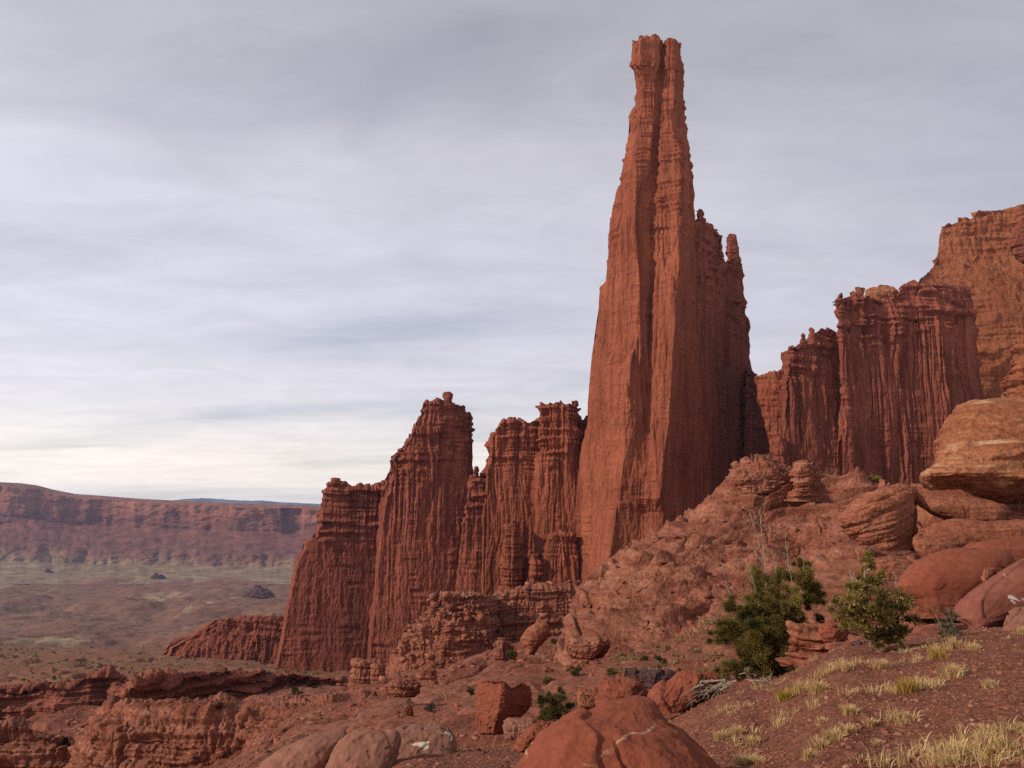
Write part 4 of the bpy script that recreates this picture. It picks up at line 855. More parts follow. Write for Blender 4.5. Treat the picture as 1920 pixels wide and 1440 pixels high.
# ------------------------------------------------------------------ boulders on the right
def right_boulders():
    rows = []
    for (py, xl, d) in [(747, 1880, 3.0), (751, 1850, 2.0), (757, 1808, 1.0), (770, 1786, 0.2), (792, 1770, -0.6), (816, 1764, -1.2), (844, 1758, -1.8), (862, 1750, -2.4), (876, 1742, -2.8), (886, 1728, -3.0), (894, 1724, -2.7), (906, 1728, -1.7), (924, 1738, -0.5), (948, 1786, 2.2), (962, 1850, 4.2), (985, 1900, 6.0)]:
        lip = {862: (0.3, 1.0), 876: (0.0, 0.9), 886: (0.0, 0.4)}.get(py, (0, 0))
        w = 2120 - xl
        rows.append((py, [(xl, d + 5), (xl + .012 * w, d + 2.4), (xl + .05 * w, d + 1.0), (xl + .15 * w, d), (xl + .30 * w, d - 0.8 + lip[0]), (xl + .5 * w, d - 1.2 + lip[1]), (xl + .75 * w, d - 1.2 + lip[1]), (2120, d)]))
    o = body('overhanging_boulder', 56, rows, M['capped'], thick=9, nx=300, ny=300, disp=ledge_disp(0.24, big=1.2, beds=((0.32, 3.2), (0.18, 1.2)), rough=0.22, cracks=0.2, block=0.06, seed=121, tilt=-0.05), seed=121)
    tag(o, 'huge banded boulder with pale streaks overhanging a shadowed hollow', 'boulder')
    o = blob('boulder', 53, [(906, 1668, 1702), (912, 1655, 1714), (925, 1630, 1717), (938, 1606, 1717), (948, 1590, 1717), (965, 1577, 1717), (980, 1574, 1716), (992, 1579, 1716), (1004, 1590, 1716), (1015, 1602, 1715), (1030, 1614, 1712), (1045, 1622, 1705)], M['block'], 2.8, nx=190, ny=150, p=2.8, disp=ledge_disp(0.22, big=1.2, lens=0.2, pillow=((0.5, 4.0),), beds=((0.25, 3.2), (0.18, 1.2)), rough=0.25, cracks=0.3, block=0.06, seed=123, tilt=-0.35), lean=-1.2)
    tag(o, 'blunt-nosed tilted boulder just left of the huge overhanging boulder', 'boulder')
    rows = []
    for (py, xl, d) in [(912, 1712, 3.5), (930, 1708, 3.0), (950, 1712, 2.4), (966, 1720, 1.2), (990, 1716, 0.2), (1010, 1714, -1.0), (1035, 1712, -2.2), (1060, 1708, -3.2), (1120, 1700, -5)]:
        w = 2120 - xl
        rows.append((py, [(xl, d + 4), (xl + .02 * w, d + 1), (xl + .15 * w, d), (xl + .4 * w, d - .5), (xl + .7 * w, d - 1), (2120, d - 1.2)]))
    o = body('rock_outcrop', 55, rows, M['block'], thick=6, nx=280, ny=190, disp=ledge_disp(0.34, big=1.0, lens=0.1, pillow=((2.7, 4.4), (0.6, 1.4)), beds=((0.2, 3.6), (0.15, 1.3)), rough=0.12, cracks=0.5, block=0.04, seed=125, tilt=0.08), seed=125)
    tag(o, 'layered red outcrop carrying the huge overhanging boulder', 'rock outcrop')
    rows = []
    for (py, xl, xr, d) in [(1022, 1575, 1690, 1.5), (1032, 1535, 1712, 0.6), (1050, 1508, 1724, 0), (1075, 1494, 1730, -1.2), (1110, 1480, 1738, -2.6), (1160, 1465, 1750, -4.5), (1220, 1450, 1760, -6)]:
        w = xr - xl
        rows.append((py, [(xl, d + 3.5), (xl + .04 * w, d + 1), (xl + .2 * w, d), (xl + .5 * w, d - .5), (xl + .8 * w, d), (xl + .97 * w, d + .6), (xr, d + 2)]))
    o = body('rock_outcrop', 42, rows, M['hill'], sky=[(1494, 1062), (1508, 1046), (1530, 1034), (1560, 1026), (1600, 1032), (1640, 1026), (1690, 1030), (1724, 1046)], thick=4, nx=230, ny=170, disp=ledge_disp(0.26, big=1.1, lens=0.1, pillow=((2.4, 4.0), (0.5, 1.2)), beds=((0.2, 3.4), (0.2, 1.2)), rough=0.13, cracks=0.7, block=0.05, seed=127), seed=127)
    tag(o, 'low ledgy outcrop behind the smaller juniper', 'rock outcrop')
    B = boulder_disp
    lst = [
        ('boulder', 30, [(1027, 1800, 1868), (1033, 1764, 1888), (1042, 1738, 1900), (1052, 1718, 1906), (1068, 1700, 1908), (1084, 1686, 1904), (1098, 1679, 1890), (1112, 1690, 1870), (1122, 1706, 1850), (1135, 1716, 1840)], 'red_boulder', 1.3, B(2.5, 0.12, 0.05, 0.012, 0.02, seed=31), 'broad smooth red boulder between smaller juniper and white-marked slab'),
        ('boulder', 33, [(1092, 1690, 1740), (1098, 1682, 1790), (1108, 1684, 1850), (1120, 1692, 1880), (1140, 1700, 1890), (1160, 1710, 1890)], 'block', 1.0, B(2.0, 0.15, 0.08, 0.02, 0.06, seed=32), 'thin ledge of rock under the broad smooth red boulder'),
        ('rock_slab', 21, [(1044, 1930, 2010), (1054, 1905, 2030), (1068, 1880, 2040), (1087, 1850, 2040), (1108, 1818, 2030), (1125, 1799, 2010), (1145, 1793, 1970), (1160, 1796, 1910), (1174, 1816, 1866), (1190, 1822, 1856)], 'slab', 0.9, B(2.0, 0.06, 0.03, 0.008, 0.0, seed=33, facet=0.05), 'tilted red slab with white lichen marks at the right edge'),
        ('rock_slab', 15.5, [(1128, 1935, 1990), (1140, 1910, 2010), (1152, 1889, 2010), (1165, 1879, 1990), (1182, 1872, 1970), (1205, 1868, 1960)], 'grey_boulder', 0.5, B(1.5, 0.05, 0.03, 0.008, 0.0, seed=34, facet=0.05), 'plain grey-pink slab in front of the white-marked slab'),
        ('stone', 24, [(1063, 1853, 1862), (1068, 1847, 1864), (1076, 1842, 1862), (1084, 1842, 1855), (1090, 1845, 1852)], 'block', 0.18, B(0.5, 0.04, 0.02, 0.01, 0.0, seed=35, facet=0.04), 'tan upright stone resting above the white-marked slab'),
        ('stone', 24, [(1061, 1872, 1881), (1067, 1868, 1884), (1074, 1868, 1884), (1082, 1870, 1882)], 'wall', 0.18, B(0.5, 0.04, 0.02, 0.01, 0.0, seed=36, facet=0.04), 'dark round stone beside the tan upright stone'),
        ('boulder', 26, [(1168, 1520, 1555), (1174, 1500, 1585), (1184, 1488, 1604), (1198, 1480, 1612), (1215, 1474, 1615), (1250, 1465, 1620)], 'block', 0.6, ledge_disp(0.13, big=1.0, beds=((1.2, 3.2), (0.5, 1.2)), rough=0.2, cracks=0.8, block=0.1, seed=137), 'red rock showing between the two junipers'),
        ('boulder', 18, [(1168, 1548, 1570), (1175, 1538, 1585), (1184, 1536, 1592), (1192, 1540, 1590), (1202, 1545, 1586)], 'red_boulder', 0.35, B(0.8, 0.06, 0.04, 0.012, 0.02, seed=38), 'small rounded red boulder left of the smaller juniper'),
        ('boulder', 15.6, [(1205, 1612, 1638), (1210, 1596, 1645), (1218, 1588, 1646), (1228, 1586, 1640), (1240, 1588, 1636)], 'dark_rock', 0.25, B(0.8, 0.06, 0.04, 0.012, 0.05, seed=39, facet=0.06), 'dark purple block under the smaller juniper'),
        ('boulder', 40, [(1094, 1588, 1618), (1100, 1570, 1640), (1112, 1560, 1650), (1126, 1556, 1652), (1145, 1556, 1650)], 'block', 0.8, B(1.5, 0.2, 0.1, 0.03, 0.08, seed=40), 'rock hump hidden partly behind the smaller juniper'),
    ]
    lst += [
        ('rock_slab', 54, [(920, 1716, 1760), (926, 1710, 1800), (938, 1712, 1850), (950, 1722, 1890), (960, 1744, 1900), (972, 1770, 1890), (984, 1790, 1860)], 'block', 1.8, B(3.0, 0.25, 0.10, 0.03, 0.08, seed=141), 'lit red wedge tucked under the nose of the huge overhanging boulder'),
        ('rock_slab', 51, [(976, 1790, 1990), (982, 1752, 2040), (994, 1734, 2060), (1008, 1730, 2060), (1020, 1738, 2050), (1032, 1760, 2030)], 'block', 1.6, B(3.0, 0.22, 0.10, 0.03, 0.10, seed=142), 'long smooth layer of rock low under the huge overhanging boulder'),
        ('rock_slab', 47, [(1004, 1722, 1760), (1009, 1714, 1790), (1020, 1711, 1806), (1032, 1714, 1806), (1046, 1722, 1796)], 'block', 0.9, B(2.0, 0.18, 0.08, 0.03, 0.06, seed=143), 'short wedge of rock right of the blunt-nosed tilted boulder'),
        ('rock_slab', 44, [(1012, 1860, 2000), (1018, 1820, 2040), (1030, 1800, 2050), (1042, 1796, 2040), (1056, 1806, 2020)], 'red_boulder', 1.1, B(2.6, 0.2, 0.08, 0.02, 0.05, seed=144), 'red layer just above the broad smooth red boulder at the right edge'),
        ('rock_slab', 37, [(1046, 1640, 1690), (1051, 1620, 1712), (1062, 1612, 1722), (1074, 1614, 1722), (1088, 1622, 1712)], 'block', 0.9, B(2.0, 0.16, 0.08, 0.02, 0.05, seed=145), 'rounded slab between the blunt-nosed boulder and broad smooth red boulder'),
    ]
    for (n, Y, ol, m, bu, dp, lb) in lst:
        o = blob(n, Y, ol, M[m], bu, nx=110, ny=80, disp=dp, p=2.6); tag(o, lb, n.split('_')[-1])

right_boulders()

# ------------------------------------------------------------------ boulders in front
def seat_Y(px, py):
    """distance of the first ground point seen at a photo pixel"""
    Ys = np.exp(np.linspace(math.log(2.6), math.log(700), 900))
    x = (px - 960) / F * Ys / (CT + 0.22 * ST)
    z = terr_detail(np.full(900, float(px)), Ys, x)
    rows = 720 - F * np.tan(np.arctan(z / Ys) - TH)
    k = np.argmax(rows <= py)
    return float(Ys[k]) if rows[k] <= py else 60.0
def ground_at(px, py):
    Y = seat_Y(px, py); return terrain_point(px, Y)

def front_boulders():
    B = boulder_disp
    def disp_big(P, t, e):
        d = -0.01 + 0.045 * fbm(P, 0.8, 3, 41) + 0.012 * fbm(P, 0.13, 4, 42, 1, 0.6)
        # an upper shell broken off along a curved edge, with scaly flakes below it
        q = P[..., 0] * 0.9 + P[..., 2] * 0.55 + 0.10 * gn(P[..., 0] * 3, P[..., 1] * 3, P[..., 2] * 3, 43)
        d = d + 0.028 * sstep(0.0, 0.03, -(q - (-0.28)))
        d = d + 0.010 * np.tanh(6 * gn(q * 5, P[..., 1] * 0.6, 0.5, 44)) * sstep(-0.3, -0.1, q)
        d = d - 0.03 * (1 - np.minimum(billow(P, 0.55, 45, 0.5) * 16, 1)) * sstep(0, 0.3, gn(P[..., 0], P[..., 1], P[..., 2], 46))
        return d
    o = blob('boulder', 5.7, [(1303, 1178, 1204), (1306, 1150, 1218), (1312, 1130, 1228), (1320, 1112, 1234), (1332, 1085, 1243), (1346, 1058, 1252), (1358, 1044, 1264), (1372, 1028, 1290), (1388, 1012, 1312), (1405, 998, 1331), (1440, 969, 1365), (1500, 930, 1410), (1600, 890, 1450)], M['veined'], 0.75, nx=260, ny=190, disp=disp_big, p=2.2, lean=0.7)
    tag(o, 'large rounded brick-red boulder with pale veins at the bottom centre', 'boulder')
    lst = [
        ('boulder', 11.5, [(1366, 612, 640), (1371, 592, 648), (1380, 572, 652), (1392, 548, 650), (1405, 520, 640), (1425, 493, 626), (1445, 478, 612), (1500, 450, 600)], 'grey_boulder', 0.45, B(1.2, 0.10, 0.03, 0.008, 0, seed=51), 'leftmost of three dusty rounded boulders at the bottom edge'),
        ('boulder', 11.0, [(1364, 690, 733), (1367, 668, 744), (1374, 650, 750), (1386, 633, 752), (1408, 619, 748), (1440, 607, 738), (1510, 588, 730)], 'grey_boulder', 0.35, B(1.2, 0.09, 0.025, 0.008, 0, seed=52), 'middle of three dusty rounded boulders, plain and pale'),
        ('boulder', 12.0, [(1360, 780, 814), (1363, 762, 826), (1370, 746, 839), (1380, 735, 846), (1392, 729, 851), (1404, 726, 853), (1418, 724, 850), (1450, 722, 842)], 'lichen_boulder', 0.30, B(1.0, 0.08, 0.03, 0.01, 0, seed=53), 'dusty boulder with white patches at its top and foot'),
        ('rock_slab', 13.5, [(1268, 1126, 1180), (1271, 1124, 1192), (1280, 1123, 1204), (1292, 1123, 1213), (1305, 1123, 1216), (1318, 1124, 1216), (1335, 1126, 1216)], 'red_boulder', 0.5, B(1.0, 0.05, 0.03, 0.01, 0.0, seed=54, facet=0.06), 'square-ended red block behind the large brick-red boulder'),
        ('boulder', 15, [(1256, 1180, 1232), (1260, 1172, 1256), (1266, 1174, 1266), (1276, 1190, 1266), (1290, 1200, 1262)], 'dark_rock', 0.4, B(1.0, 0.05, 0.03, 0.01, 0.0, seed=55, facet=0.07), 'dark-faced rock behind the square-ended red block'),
        ('rock_slab', 12.6, [(1258, 1284, 1310), (1264, 1270, 1340), (1276, 1252, 1352), (1290, 1236, 1350), (1304, 1226, 1336), (1318, 1226, 1310), (1336, 1234, 1290)], 'red_boulder', 0.4, B(1.0, 0.05, 0.03, 0.01, 0.0, seed=56, facet=0.07), 'angular red slab beside the pile of dead branches'),
        ('boulder', 17, [(1288, 1090, 1115), (1292, 1083, 1124), (1302, 1080, 1128), (1312, 1082, 1128), (1325, 1086, 1126)], 'block', 0.3, B(0.7, 0.05, 0.03, 0.01, 0.0, seed=57), 'small round boulder left of the square-ended red block'),
        ('rock_slab', 17.5, [(1348, 960, 1004), (1353, 946, 1010), (1362, 942, 1012), (1374, 944, 1004), (1386, 946, 996)], 'grey_boulder', 0.35, B(0.7, 0.04, 0.03, 0.01, 0.03, seed=58, facet=0.04), 'flat grey slab at the foot of the heart-shaped boulder'),
        ('rock_slab', 11.5, [(1350, 1012, 1040), (1358, 998, 1046), (1368, 984, 1046), (1380, 972, 1040), (1392, 964, 1030), (1408, 962, 1020)], 'red_boulder', 0.35, B(0.7, 0.05, 0.03, 0.01, 0.02, seed=59, facet=0.04), 'broken red slab against the left of the large brick-red boulder'),
        ('boulder', 112, [(1166, 1008, 1022), (1172, 996, 1028), (1184, 984, 1028), (1198, 976, 1022), (1208, 978, 1014), (1216, 984, 1006), (1228, 988, 1000)], 'block', 2.2, B(3, 0.4, 0.2, 0.08, 0.1, seed=60), 'tilted round boulder at the foot of the flat-topped banded ledge'),
        ('boulder', 80, [(1192, 1085, 1125), (1198, 1068, 1142), (1208, 1061, 1146), (1220, 1062, 1140), (1234, 1070, 1130)], 'hill', 2.0, B(3, 0.4, 0.25, 0.1, 0.15, seed=61, facet=0.2), 'broad low boulder at the lower left of the ridge'),
        ('boulder', 118, [(1196, 936, 948), (1204, 930, 952), (1214, 926, 958), (1224, 924, 962), (1236, 924, 960)], 'hill', 1.5, B(2, 0.4, 0.2, 0.08, 0.1, seed=62, facet=0.3), 'pair of pointed rocks below the banded ledge cleft'),
        ('boulder', 62, [(1272, 740, 770), (1277, 728, 782), (1286, 722, 788), (1296, 724, 786), (1306, 730, 780)], 'hill', 1.2, B(2, 0.3, 0.2, 0.08, 0.12, seed=63), 'low flat-topped rock on the slickrock below the stepped outcrop'),
        ('boulder', 75, [(1252, 794, 808), (1256, 786, 814), (1264, 782, 818), (1274, 784, 818)], 'hill', 0.9, B(2, 0.3, 0.2, 0.08, 0.12, seed=64), 'small slabby rock at the right foot of the stepped outcrop'),
        ('stone', 30, [(1321, 764, 771), (1326, 761, 773), (1334, 758, 775), (1342, 757, 776)], 'wall', 0.2, B(0.4, 0.06, 0.03, 0.01, 0.0, seed=65), 'little dark upright stone on bare slickrock left of the heart-shaped boulder'),
    ]
    for (n, Y, ol, m, bu, dp, lb) in lst:
        o = blob(n, Y, ol, M[m], bu, nx=110, ny=80, disp=dp, p=2.7, lean=0.5 if 'dusty' in lb else 0.0, thick=bu * 2 if 'dusty' in lb else None); tag(o, lb, n.split('_')[-1])
    rows = [
        (1273, [(900, .9), (903, .3), (920, -.1), (938, -.15), (948, -.1), (958, .1), (985, .55), (990, .8)]),
        (1284, [(896, .9), (899, .25), (918, -.15), (938, -.3), (948, -.25), (960, .1), (990, .65), (994, .9)]),
        (1300, [(892, .9), (895, .2), (916, -.2), (938, -.45), (949, -.4), (962, .05), (994, .75), (997, 1.0)]),
        (1322, [(891, .9), (894, .2), (914, -.25), (936, -.5), (946, -.45), (960, .05), (992, .8), (996, 1.0)]),
        (1343, [(891, .9), (894, .25), (912, -.2), (932, -.45), (942, -.4), (956, .1), (978, .7), (982, .9)]),
        (1360, [(892, .9), (896, .3), (910, -.1), (928, -.3), (936, -.25), (946, .15), (958, .6), (962, .8)]),
        (1376, [(896, .9), (900, .4), (910, 0), (924, -.15), (932, -.1), (938, .2), (946, .6), (950, .8)])]
    o = body('boulder', 22, rows, M['red_boulder'], sky=[(896, 1287), (901, 1279), (910, 1275), (922, 1273), (936, 1274), (947, 1277), (953, 1283), (957, 1289), (963, 1288), (970, 1283), (977, 1279), (984, 1281), (990, 1286)], thick=0.7, nx=130, ny=110, disp=B(0.9, 0.06, 0.03, 0.012, 0.0, seed=66, facet=0.03), seed=66, topk=4)
    tag(o, 'heart-shaped upright red boulder with a dark right face', 'boulder')
front_boulders()

# ------------------------------------------------------------------ plants
def leaf_mat(name, c0, c1, trans=0.0):
    m, nt, b = new_mat(name, 0.7, 0.2)
    a = nd(nt, 'ShaderNodeAttribute', attribute_name='tint')
    col = ramp(nt, a.outputs['Fac'], [(0.0, c0), (1.0, c1)])
    nt.links.new(col, b.inputs['Base Color'])
    if trans:
        t = nd(nt, 'ShaderNodeBsdfTranslucent'); nt.links.new(col, t.inputs[0])
        mx = nd(nt, 'ShaderNodeMixShader'); mx.inputs[0].default_value = trans
        nt.links.new(b.outputs[0], mx.inputs[1]); nt.links.new(t.outputs[0], mx.inputs[2])
        nt.links.new(mx.outputs[0], nt.nodes['Material Output'].inputs[0])
    return m
M['juniper'] = leaf_mat('juniper_leaf', (0.058, 0.053, 0.013), (0.38, 0.285, 0.075), 0.4)
M['pinyon'] = leaf_mat('yellow_green_leaf', (0.11, 0.092, 0.024), (0.42, 0.30, 0.088), 0.35)
M['scrub'] = leaf_mat('scrub_leaf', (0.045, 0.045, 0.014), (0.22, 0.18, 0.06), 0.3)
M['sage'] = leaf_mat('sage_leaf', (0.085, 0.080, 0.045), (0.20, 0.185, 0.11))
M['straw'] = leaf_mat('straw', (0.42, 0.275, 0.115), (0.76, 0.54, 0.27), 0.35)
M['green_straw'] = leaf_mat('green_straw', (0.30, 0.20, 0.04), (0.58, 0.385, 0.10), 0.35)
M['bark'], _nt, _b = new_mat('bark'); _b.inputs['Base Color'].default_value = (0.10, 0.070, 0.048, 1)
def deadwood():
    m, nt, b = new_mat('dead_wood'); p = pos(nt)
    n = noise_n(nt, p, 9.0, 4)
    nt.links.new(ramp(nt, n, [(0.3, (0.24, 0.18, 0.13)), (0.7, (0.48, 0.39, 0.29))]), b.inputs['Base Color']); return m
M['dead'] = deadwood()

class Tubes:
    def __init__(s): s.V = []; s.F = []; s.n = 0
    def add(s, pts, r0, r1, k=5):
        pts = [Vector(p) for p in pts]; m = len(pts)
        for i, p in enumerate(pts):
            d = (pts[min(i + 1, m - 1)] - pts[max(i - 1, 0)]).normalized()
            a = d.orthogonal().normalized(); b = d.cross(a); r = r0 + (r1 - r0) * i / (m - 1)
            for j in range(k):
                t = 2 * math.pi * j / k; s.V.append(p + (a * math.cos(t) + b * math.sin(t)) * r)
        for i in range(m - 1):
            for j in range(k):
                s.F.append((s.n + i * k + j, s.n + i * k + (j + 1) % k, s.n + (i + 1) * k + (j + 1) % k, s.n + (i + 1) * k + j))
        s.n += m * k
    def build(s, name, mat, parent=None):
        return mesh_np(name, np.array([v[:] for v in s.V]), np.array(s.F), mat, parent)
def wiggle(a, b, n, amp, rng):
    a = Vector(a); b = Vector(b); L = (b - a).length; out = []
    for i in range(n + 1):
        t = i / n; o = Vector((rng.gauss(0, 1), rng.gauss(0, 1), rng.gauss(0, 1))) * amp * L * math.sin(math.pi * t) if 0 < i < n else Vector()
        out.append(a.lerp(b, t) + o)
    return out
def twig(T, a, b, r, rng, depth=2, n=3):
    """a dead, branching twig"""
    pts = wiggle(a, b, 4, 0.05, rng); T.add(pts, r, r * 0.35, 4)
    if depth <= 0: return
    L = (pts[-1] - pts[0]).length
    for _ in range(n):
        i = rng.randint(1, 3); s = pts[i]; d = (pts[-1] - pts[0]).normalized() + Vector((rng.gauss(0, .5), rng.gauss(0, .5), rng.gauss(0.1, .35)))
        twig(T, s, s + d.normalized() * L * rng.uniform(.22, .5), r * 0.5, rng, depth - 1, max(1, n - 1))

def sprigs(clumps, rng, density, size, shell=0.55, up=0.5):
    """leaf sprays filling clumps [(centre, radius)] -> V, F, tint"""
    V, Fq, T = [], [], []; n = 0
    for (c, r) in clumps:
        c = np.array(c); ct = rng.uniform(0.0, 0.55)
        cnt = int(density * (r ** 2))
        # sub-clusters make the clump lumpy
        subs = []
        for _ in range(max(3, int(7 * min(1.5, r / 0.3)))):
            d = rng.normal(size=3); d /= np.linalg.norm(d); subs.append((c + d * r * rng.uniform(.35, .95), r * rng.uniform(.22, .42), rng.uniform(-.15, .25)))
        for _ in range(cnt):
            sc, sr, stt = subs[rng.integers(len(subs))]
            d = rng.normal(size=3); d /= np.linalg.norm(d)
            p = sc + d * sr * abs(rng.normal(0, .62)) * np.array([1, 1, .85])
            ax = (d * 0.7 + (p - c) / r * 0.6 + np.array([0, 0, up]) + rng.normal(size=3) * .35); ax /= np.linalg.norm(ax)
            s = size * rng.uniform(.6, 1.4)
            for _k in range(2):
                sd = np.cross(ax, rng.normal(size=3)); sd /= np.linalg.norm(sd) + 1e-6; w = s * .17
                V += [p - sd * w * .6, p + sd * w * .6, p + ax * s * .75 + sd * w, p + ax * s + sd * w * .1 - sd * w * .5]
                Fq.append((n, n + 1, n + 2, n + 3)); n += 4
                T += [min(1, max(0, ct + stt + rng.uniform(0, .35)))] * 4
    return np.array(V), np.array(Fq), np.array(T)

ZX = lambda x: 1280 + x / 2.88
ZY = lambda y: 940 + y / 2.88
def juniper(name, Y, blobs, base, mat, label, cat, seed, density, size, dead=(), deadn=3, depth_j=0.6, limbs=True, conv=True, group=None, rs=1.0):
    rng = np.random.default_rng(seed); pr = random.Random(seed)
    fx, fy = (ZX, ZY) if conv else ((lambda v: v), (lambda v: v)); k = 2.88 if conv else 1.0
    b = ground_at(fx(base[0]), fy(base[1])); 
    Y = b.y
    root = empty(name, b)
    cl = []
    for (x, y, r) in blobs:
        c = ptw(fx(x), fy(y), Y + pr.uniform(-depth_j, depth_j)); cl.append((tuple(c), r / k * Y / F * rs * 1.15))
    V, Fq, T = sprigs(cl, rng, density, size)
    loc = np.array(b)
    o = mesh_np('crown', V - loc, Fq, mat, root, smooth=False, attrs={'tint': T})
    tb = Tubes(); b0 = Vector((0, 0, -0.1))
    hub = Vector(np.mean([c for c, r in cl], axis=0)) - b; hub = b0.lerp(hub, 0.45)
    H = (hub - b0).length
    tb.add(wiggle(b0, hub, 4, 0.06, pr), 0.035 * H + 0.01, 0.02 * H + 0.008, 7)
    for (c, r) in cl:
        e = Vector(c) - b; tb.add(wiggle(hub if (e - hub).length < 1.6 * H or True else b0, e, 5, 0.05, pr), 0.010 * H + 0.006, 0.004, 5)
        for _ in range(3):
            d = Vector((pr.gauss(0, 1), pr.gauss(0, 1), pr.gauss(0, 1))).normalized(); tb.add(wiggle(e - d * r * .1, e + d * r * 1.0, 3, 0.08, pr), 0.007, 0.003, 4)
    tb.build('trunk', M['bark'], root)
    if dead:
        for (pts, r, dep) in dead:
            td = Tubes()
            P3 = [ptw(fx(x), fy(y), Y + pr.uniform(-.15, .15)) - b for (x, y) in pts]
            td.add(P3, r * 1.25, r * .5, 5)
            L = (P3[-1] - P3[0]).length
            for i in range(len(P3) - 1):
                for _ in range(deadn + 2):
                    s = P3[i].lerp(P3[i + 1], pr.random()); d = (P3[-1] - P3[0]).normalized() * 1.0 + Vector((pr.gauss(0, .6), pr.gauss(0, .4), pr.gauss(.1, .3)))
                    twig(td, s, s + d.normalized() * L * pr.uniform(.12, .32), r * .55, pr, dep, 2)
            td.build('dead_branch', M['dead'], root)
    tag(root, label, cat, group)
    return root

juniper('juniper', 14.0, [(430, 420, 70), (520, 430, 80), (620, 400, 70), (690, 460, 70), (720, 520, 50), (640, 540, 60), (560, 520, 70), (470, 520, 80), (380, 560, 80), (300, 620, 80), (230, 680, 80), (190, 730, 50), (320, 720, 90), (420, 650, 90), (500, 640, 80), (560, 620, 60), (420, 760, 90), (340, 790, 60), (500, 740, 90), (560, 760, 70), (620, 800, 60), (540, 860, 80), (460, 850, 70), (270, 910, 55), (230, 930, 40), (310, 890, 50), (590, 900, 50), (640, 350, 40), (390, 690, 70), (280, 560, 50), (400, 880, 60), (520, 920, 50), (440, 910, 50), (360, 860, 60), (480, 800, 70), (350, 900, 45), (600, 610, 60), (600, 670, 60), (585, 710, 60), (625, 740, 50), (540, 560, 60), (440, 560, 70)],
        (500, 935), M['juniper'], 'larger dark green juniper with bare dead branches rising above it', 'juniper', 5, 26000, 0.055,
        dead=[([(450, 470), (445, 350), (430, 200), (415, 40)], .016, 1), ([(440, 330), (400, 200), (362, 60)], .008, 1), ([(420, 590), (395, 480), (358, 360)], .013, 1), ([(270, 560), (245, 470), (207, 330)], .010, 1), ([(590, 430), (570, 330), (553, 190)], .012, 1), ([(655, 380), (650, 310), (645, 230)], .008, 0), ([(510, 420), (500, 350), (494, 290)], .009, 0), ([(440, 340), (400, 290), (345, 210)], .008, 1), ([(230, 680), (160, 640), (80, 620)], .008, 1)], deadn=3)
juniper('juniper', 17.0, [(980, 325, 42), (1000, 390, 55), (950, 440, 45), (1040, 420, 36), (915, 510, 60), (1000, 530, 70), (880, 580, 55), (960, 610, 75), (1060, 600, 75), (1140, 590, 65), (1190, 500, 48), (1205, 560, 40), (1100, 680, 70), (1000, 690, 55), (1170, 690, 60), (1205, 640, 45), (825, 560, 36), (1130, 740, 45), (1050, 750, 50), (960, 700, 50), (1150, 765, 45), (900, 650, 50), (1100, 640, 60), (1010, 460, 50), (1080, 540, 50), (940, 560, 55)],
        (1185, 795), M['pinyon'], 'smaller yellow-green juniper with an airy crown right of the dark juniper', 'juniper', 6, 13000, 0.06,
        dead=[([(930, 560), (920, 450), (900, 370)], .010, 1), ([(1160, 560), (1155, 480), (1150, 400)], .009, 1), ([(1060, 520), (1120, 490), (1180, 540)], .010, 1), ([(990, 520), (985, 430), (980, 360)], .016, 1)], deadn=2)
juniper('bush', 15.5, [(720, 700, 46), (760, 745, 42), (690, 745, 42), (745, 650, 34), (710, 770, 36)], (720, 800), M['scrub'], 'small green bush between the two junipers', 'bush', 7, 18000, 0.055, depth_j=0.25)
juniper('bush', 16.0, [(1450, 630, 42), (1420, 680, 46), (1475, 690, 36), (1400, 720, 36)], (1440, 730), M['sage'], 'grey sage bush at the left foot of the white-marked slab', 'bush', 8, 9000, 0.045, dead=[([(1400, 690), (1370, 620), (1340, 570)], .005, 1)], depth_j=0.25)
GX = lambda v: 860 + v / 3.31
GY = lambda v: 1200 + v / 3.31
juniper('bush', 17.0, [(GX(x), GY(y), r / 3.31) for x, y, r in [(600, 360, 50), (560, 400, 55), (510, 370, 36), (640, 330, 34), (560, 455, 50), (520, 470, 36), (690, 430, 44), (620, 430, 50)]], (GX(580), GY(490)), M['scrub'], 'low dark green bush right of the heart-shaped boulder', 'bush', 9, 20000, 0.055, conv=False, depth_j=0.35)
juniper('bush', 16.5, [(GX(x), GY(y), r / 3.31) for x, y, r in [(760, 400, 36), (800, 350, 44), (840, 340, 36), (840, 385, 34), (780, 330, 30)]], (GX(800), GY(420)), M['sage'], 'olive bush against the square-ended red block', 'bush', 10, 9000, 0.05, conv=False, depth_j=0.3)

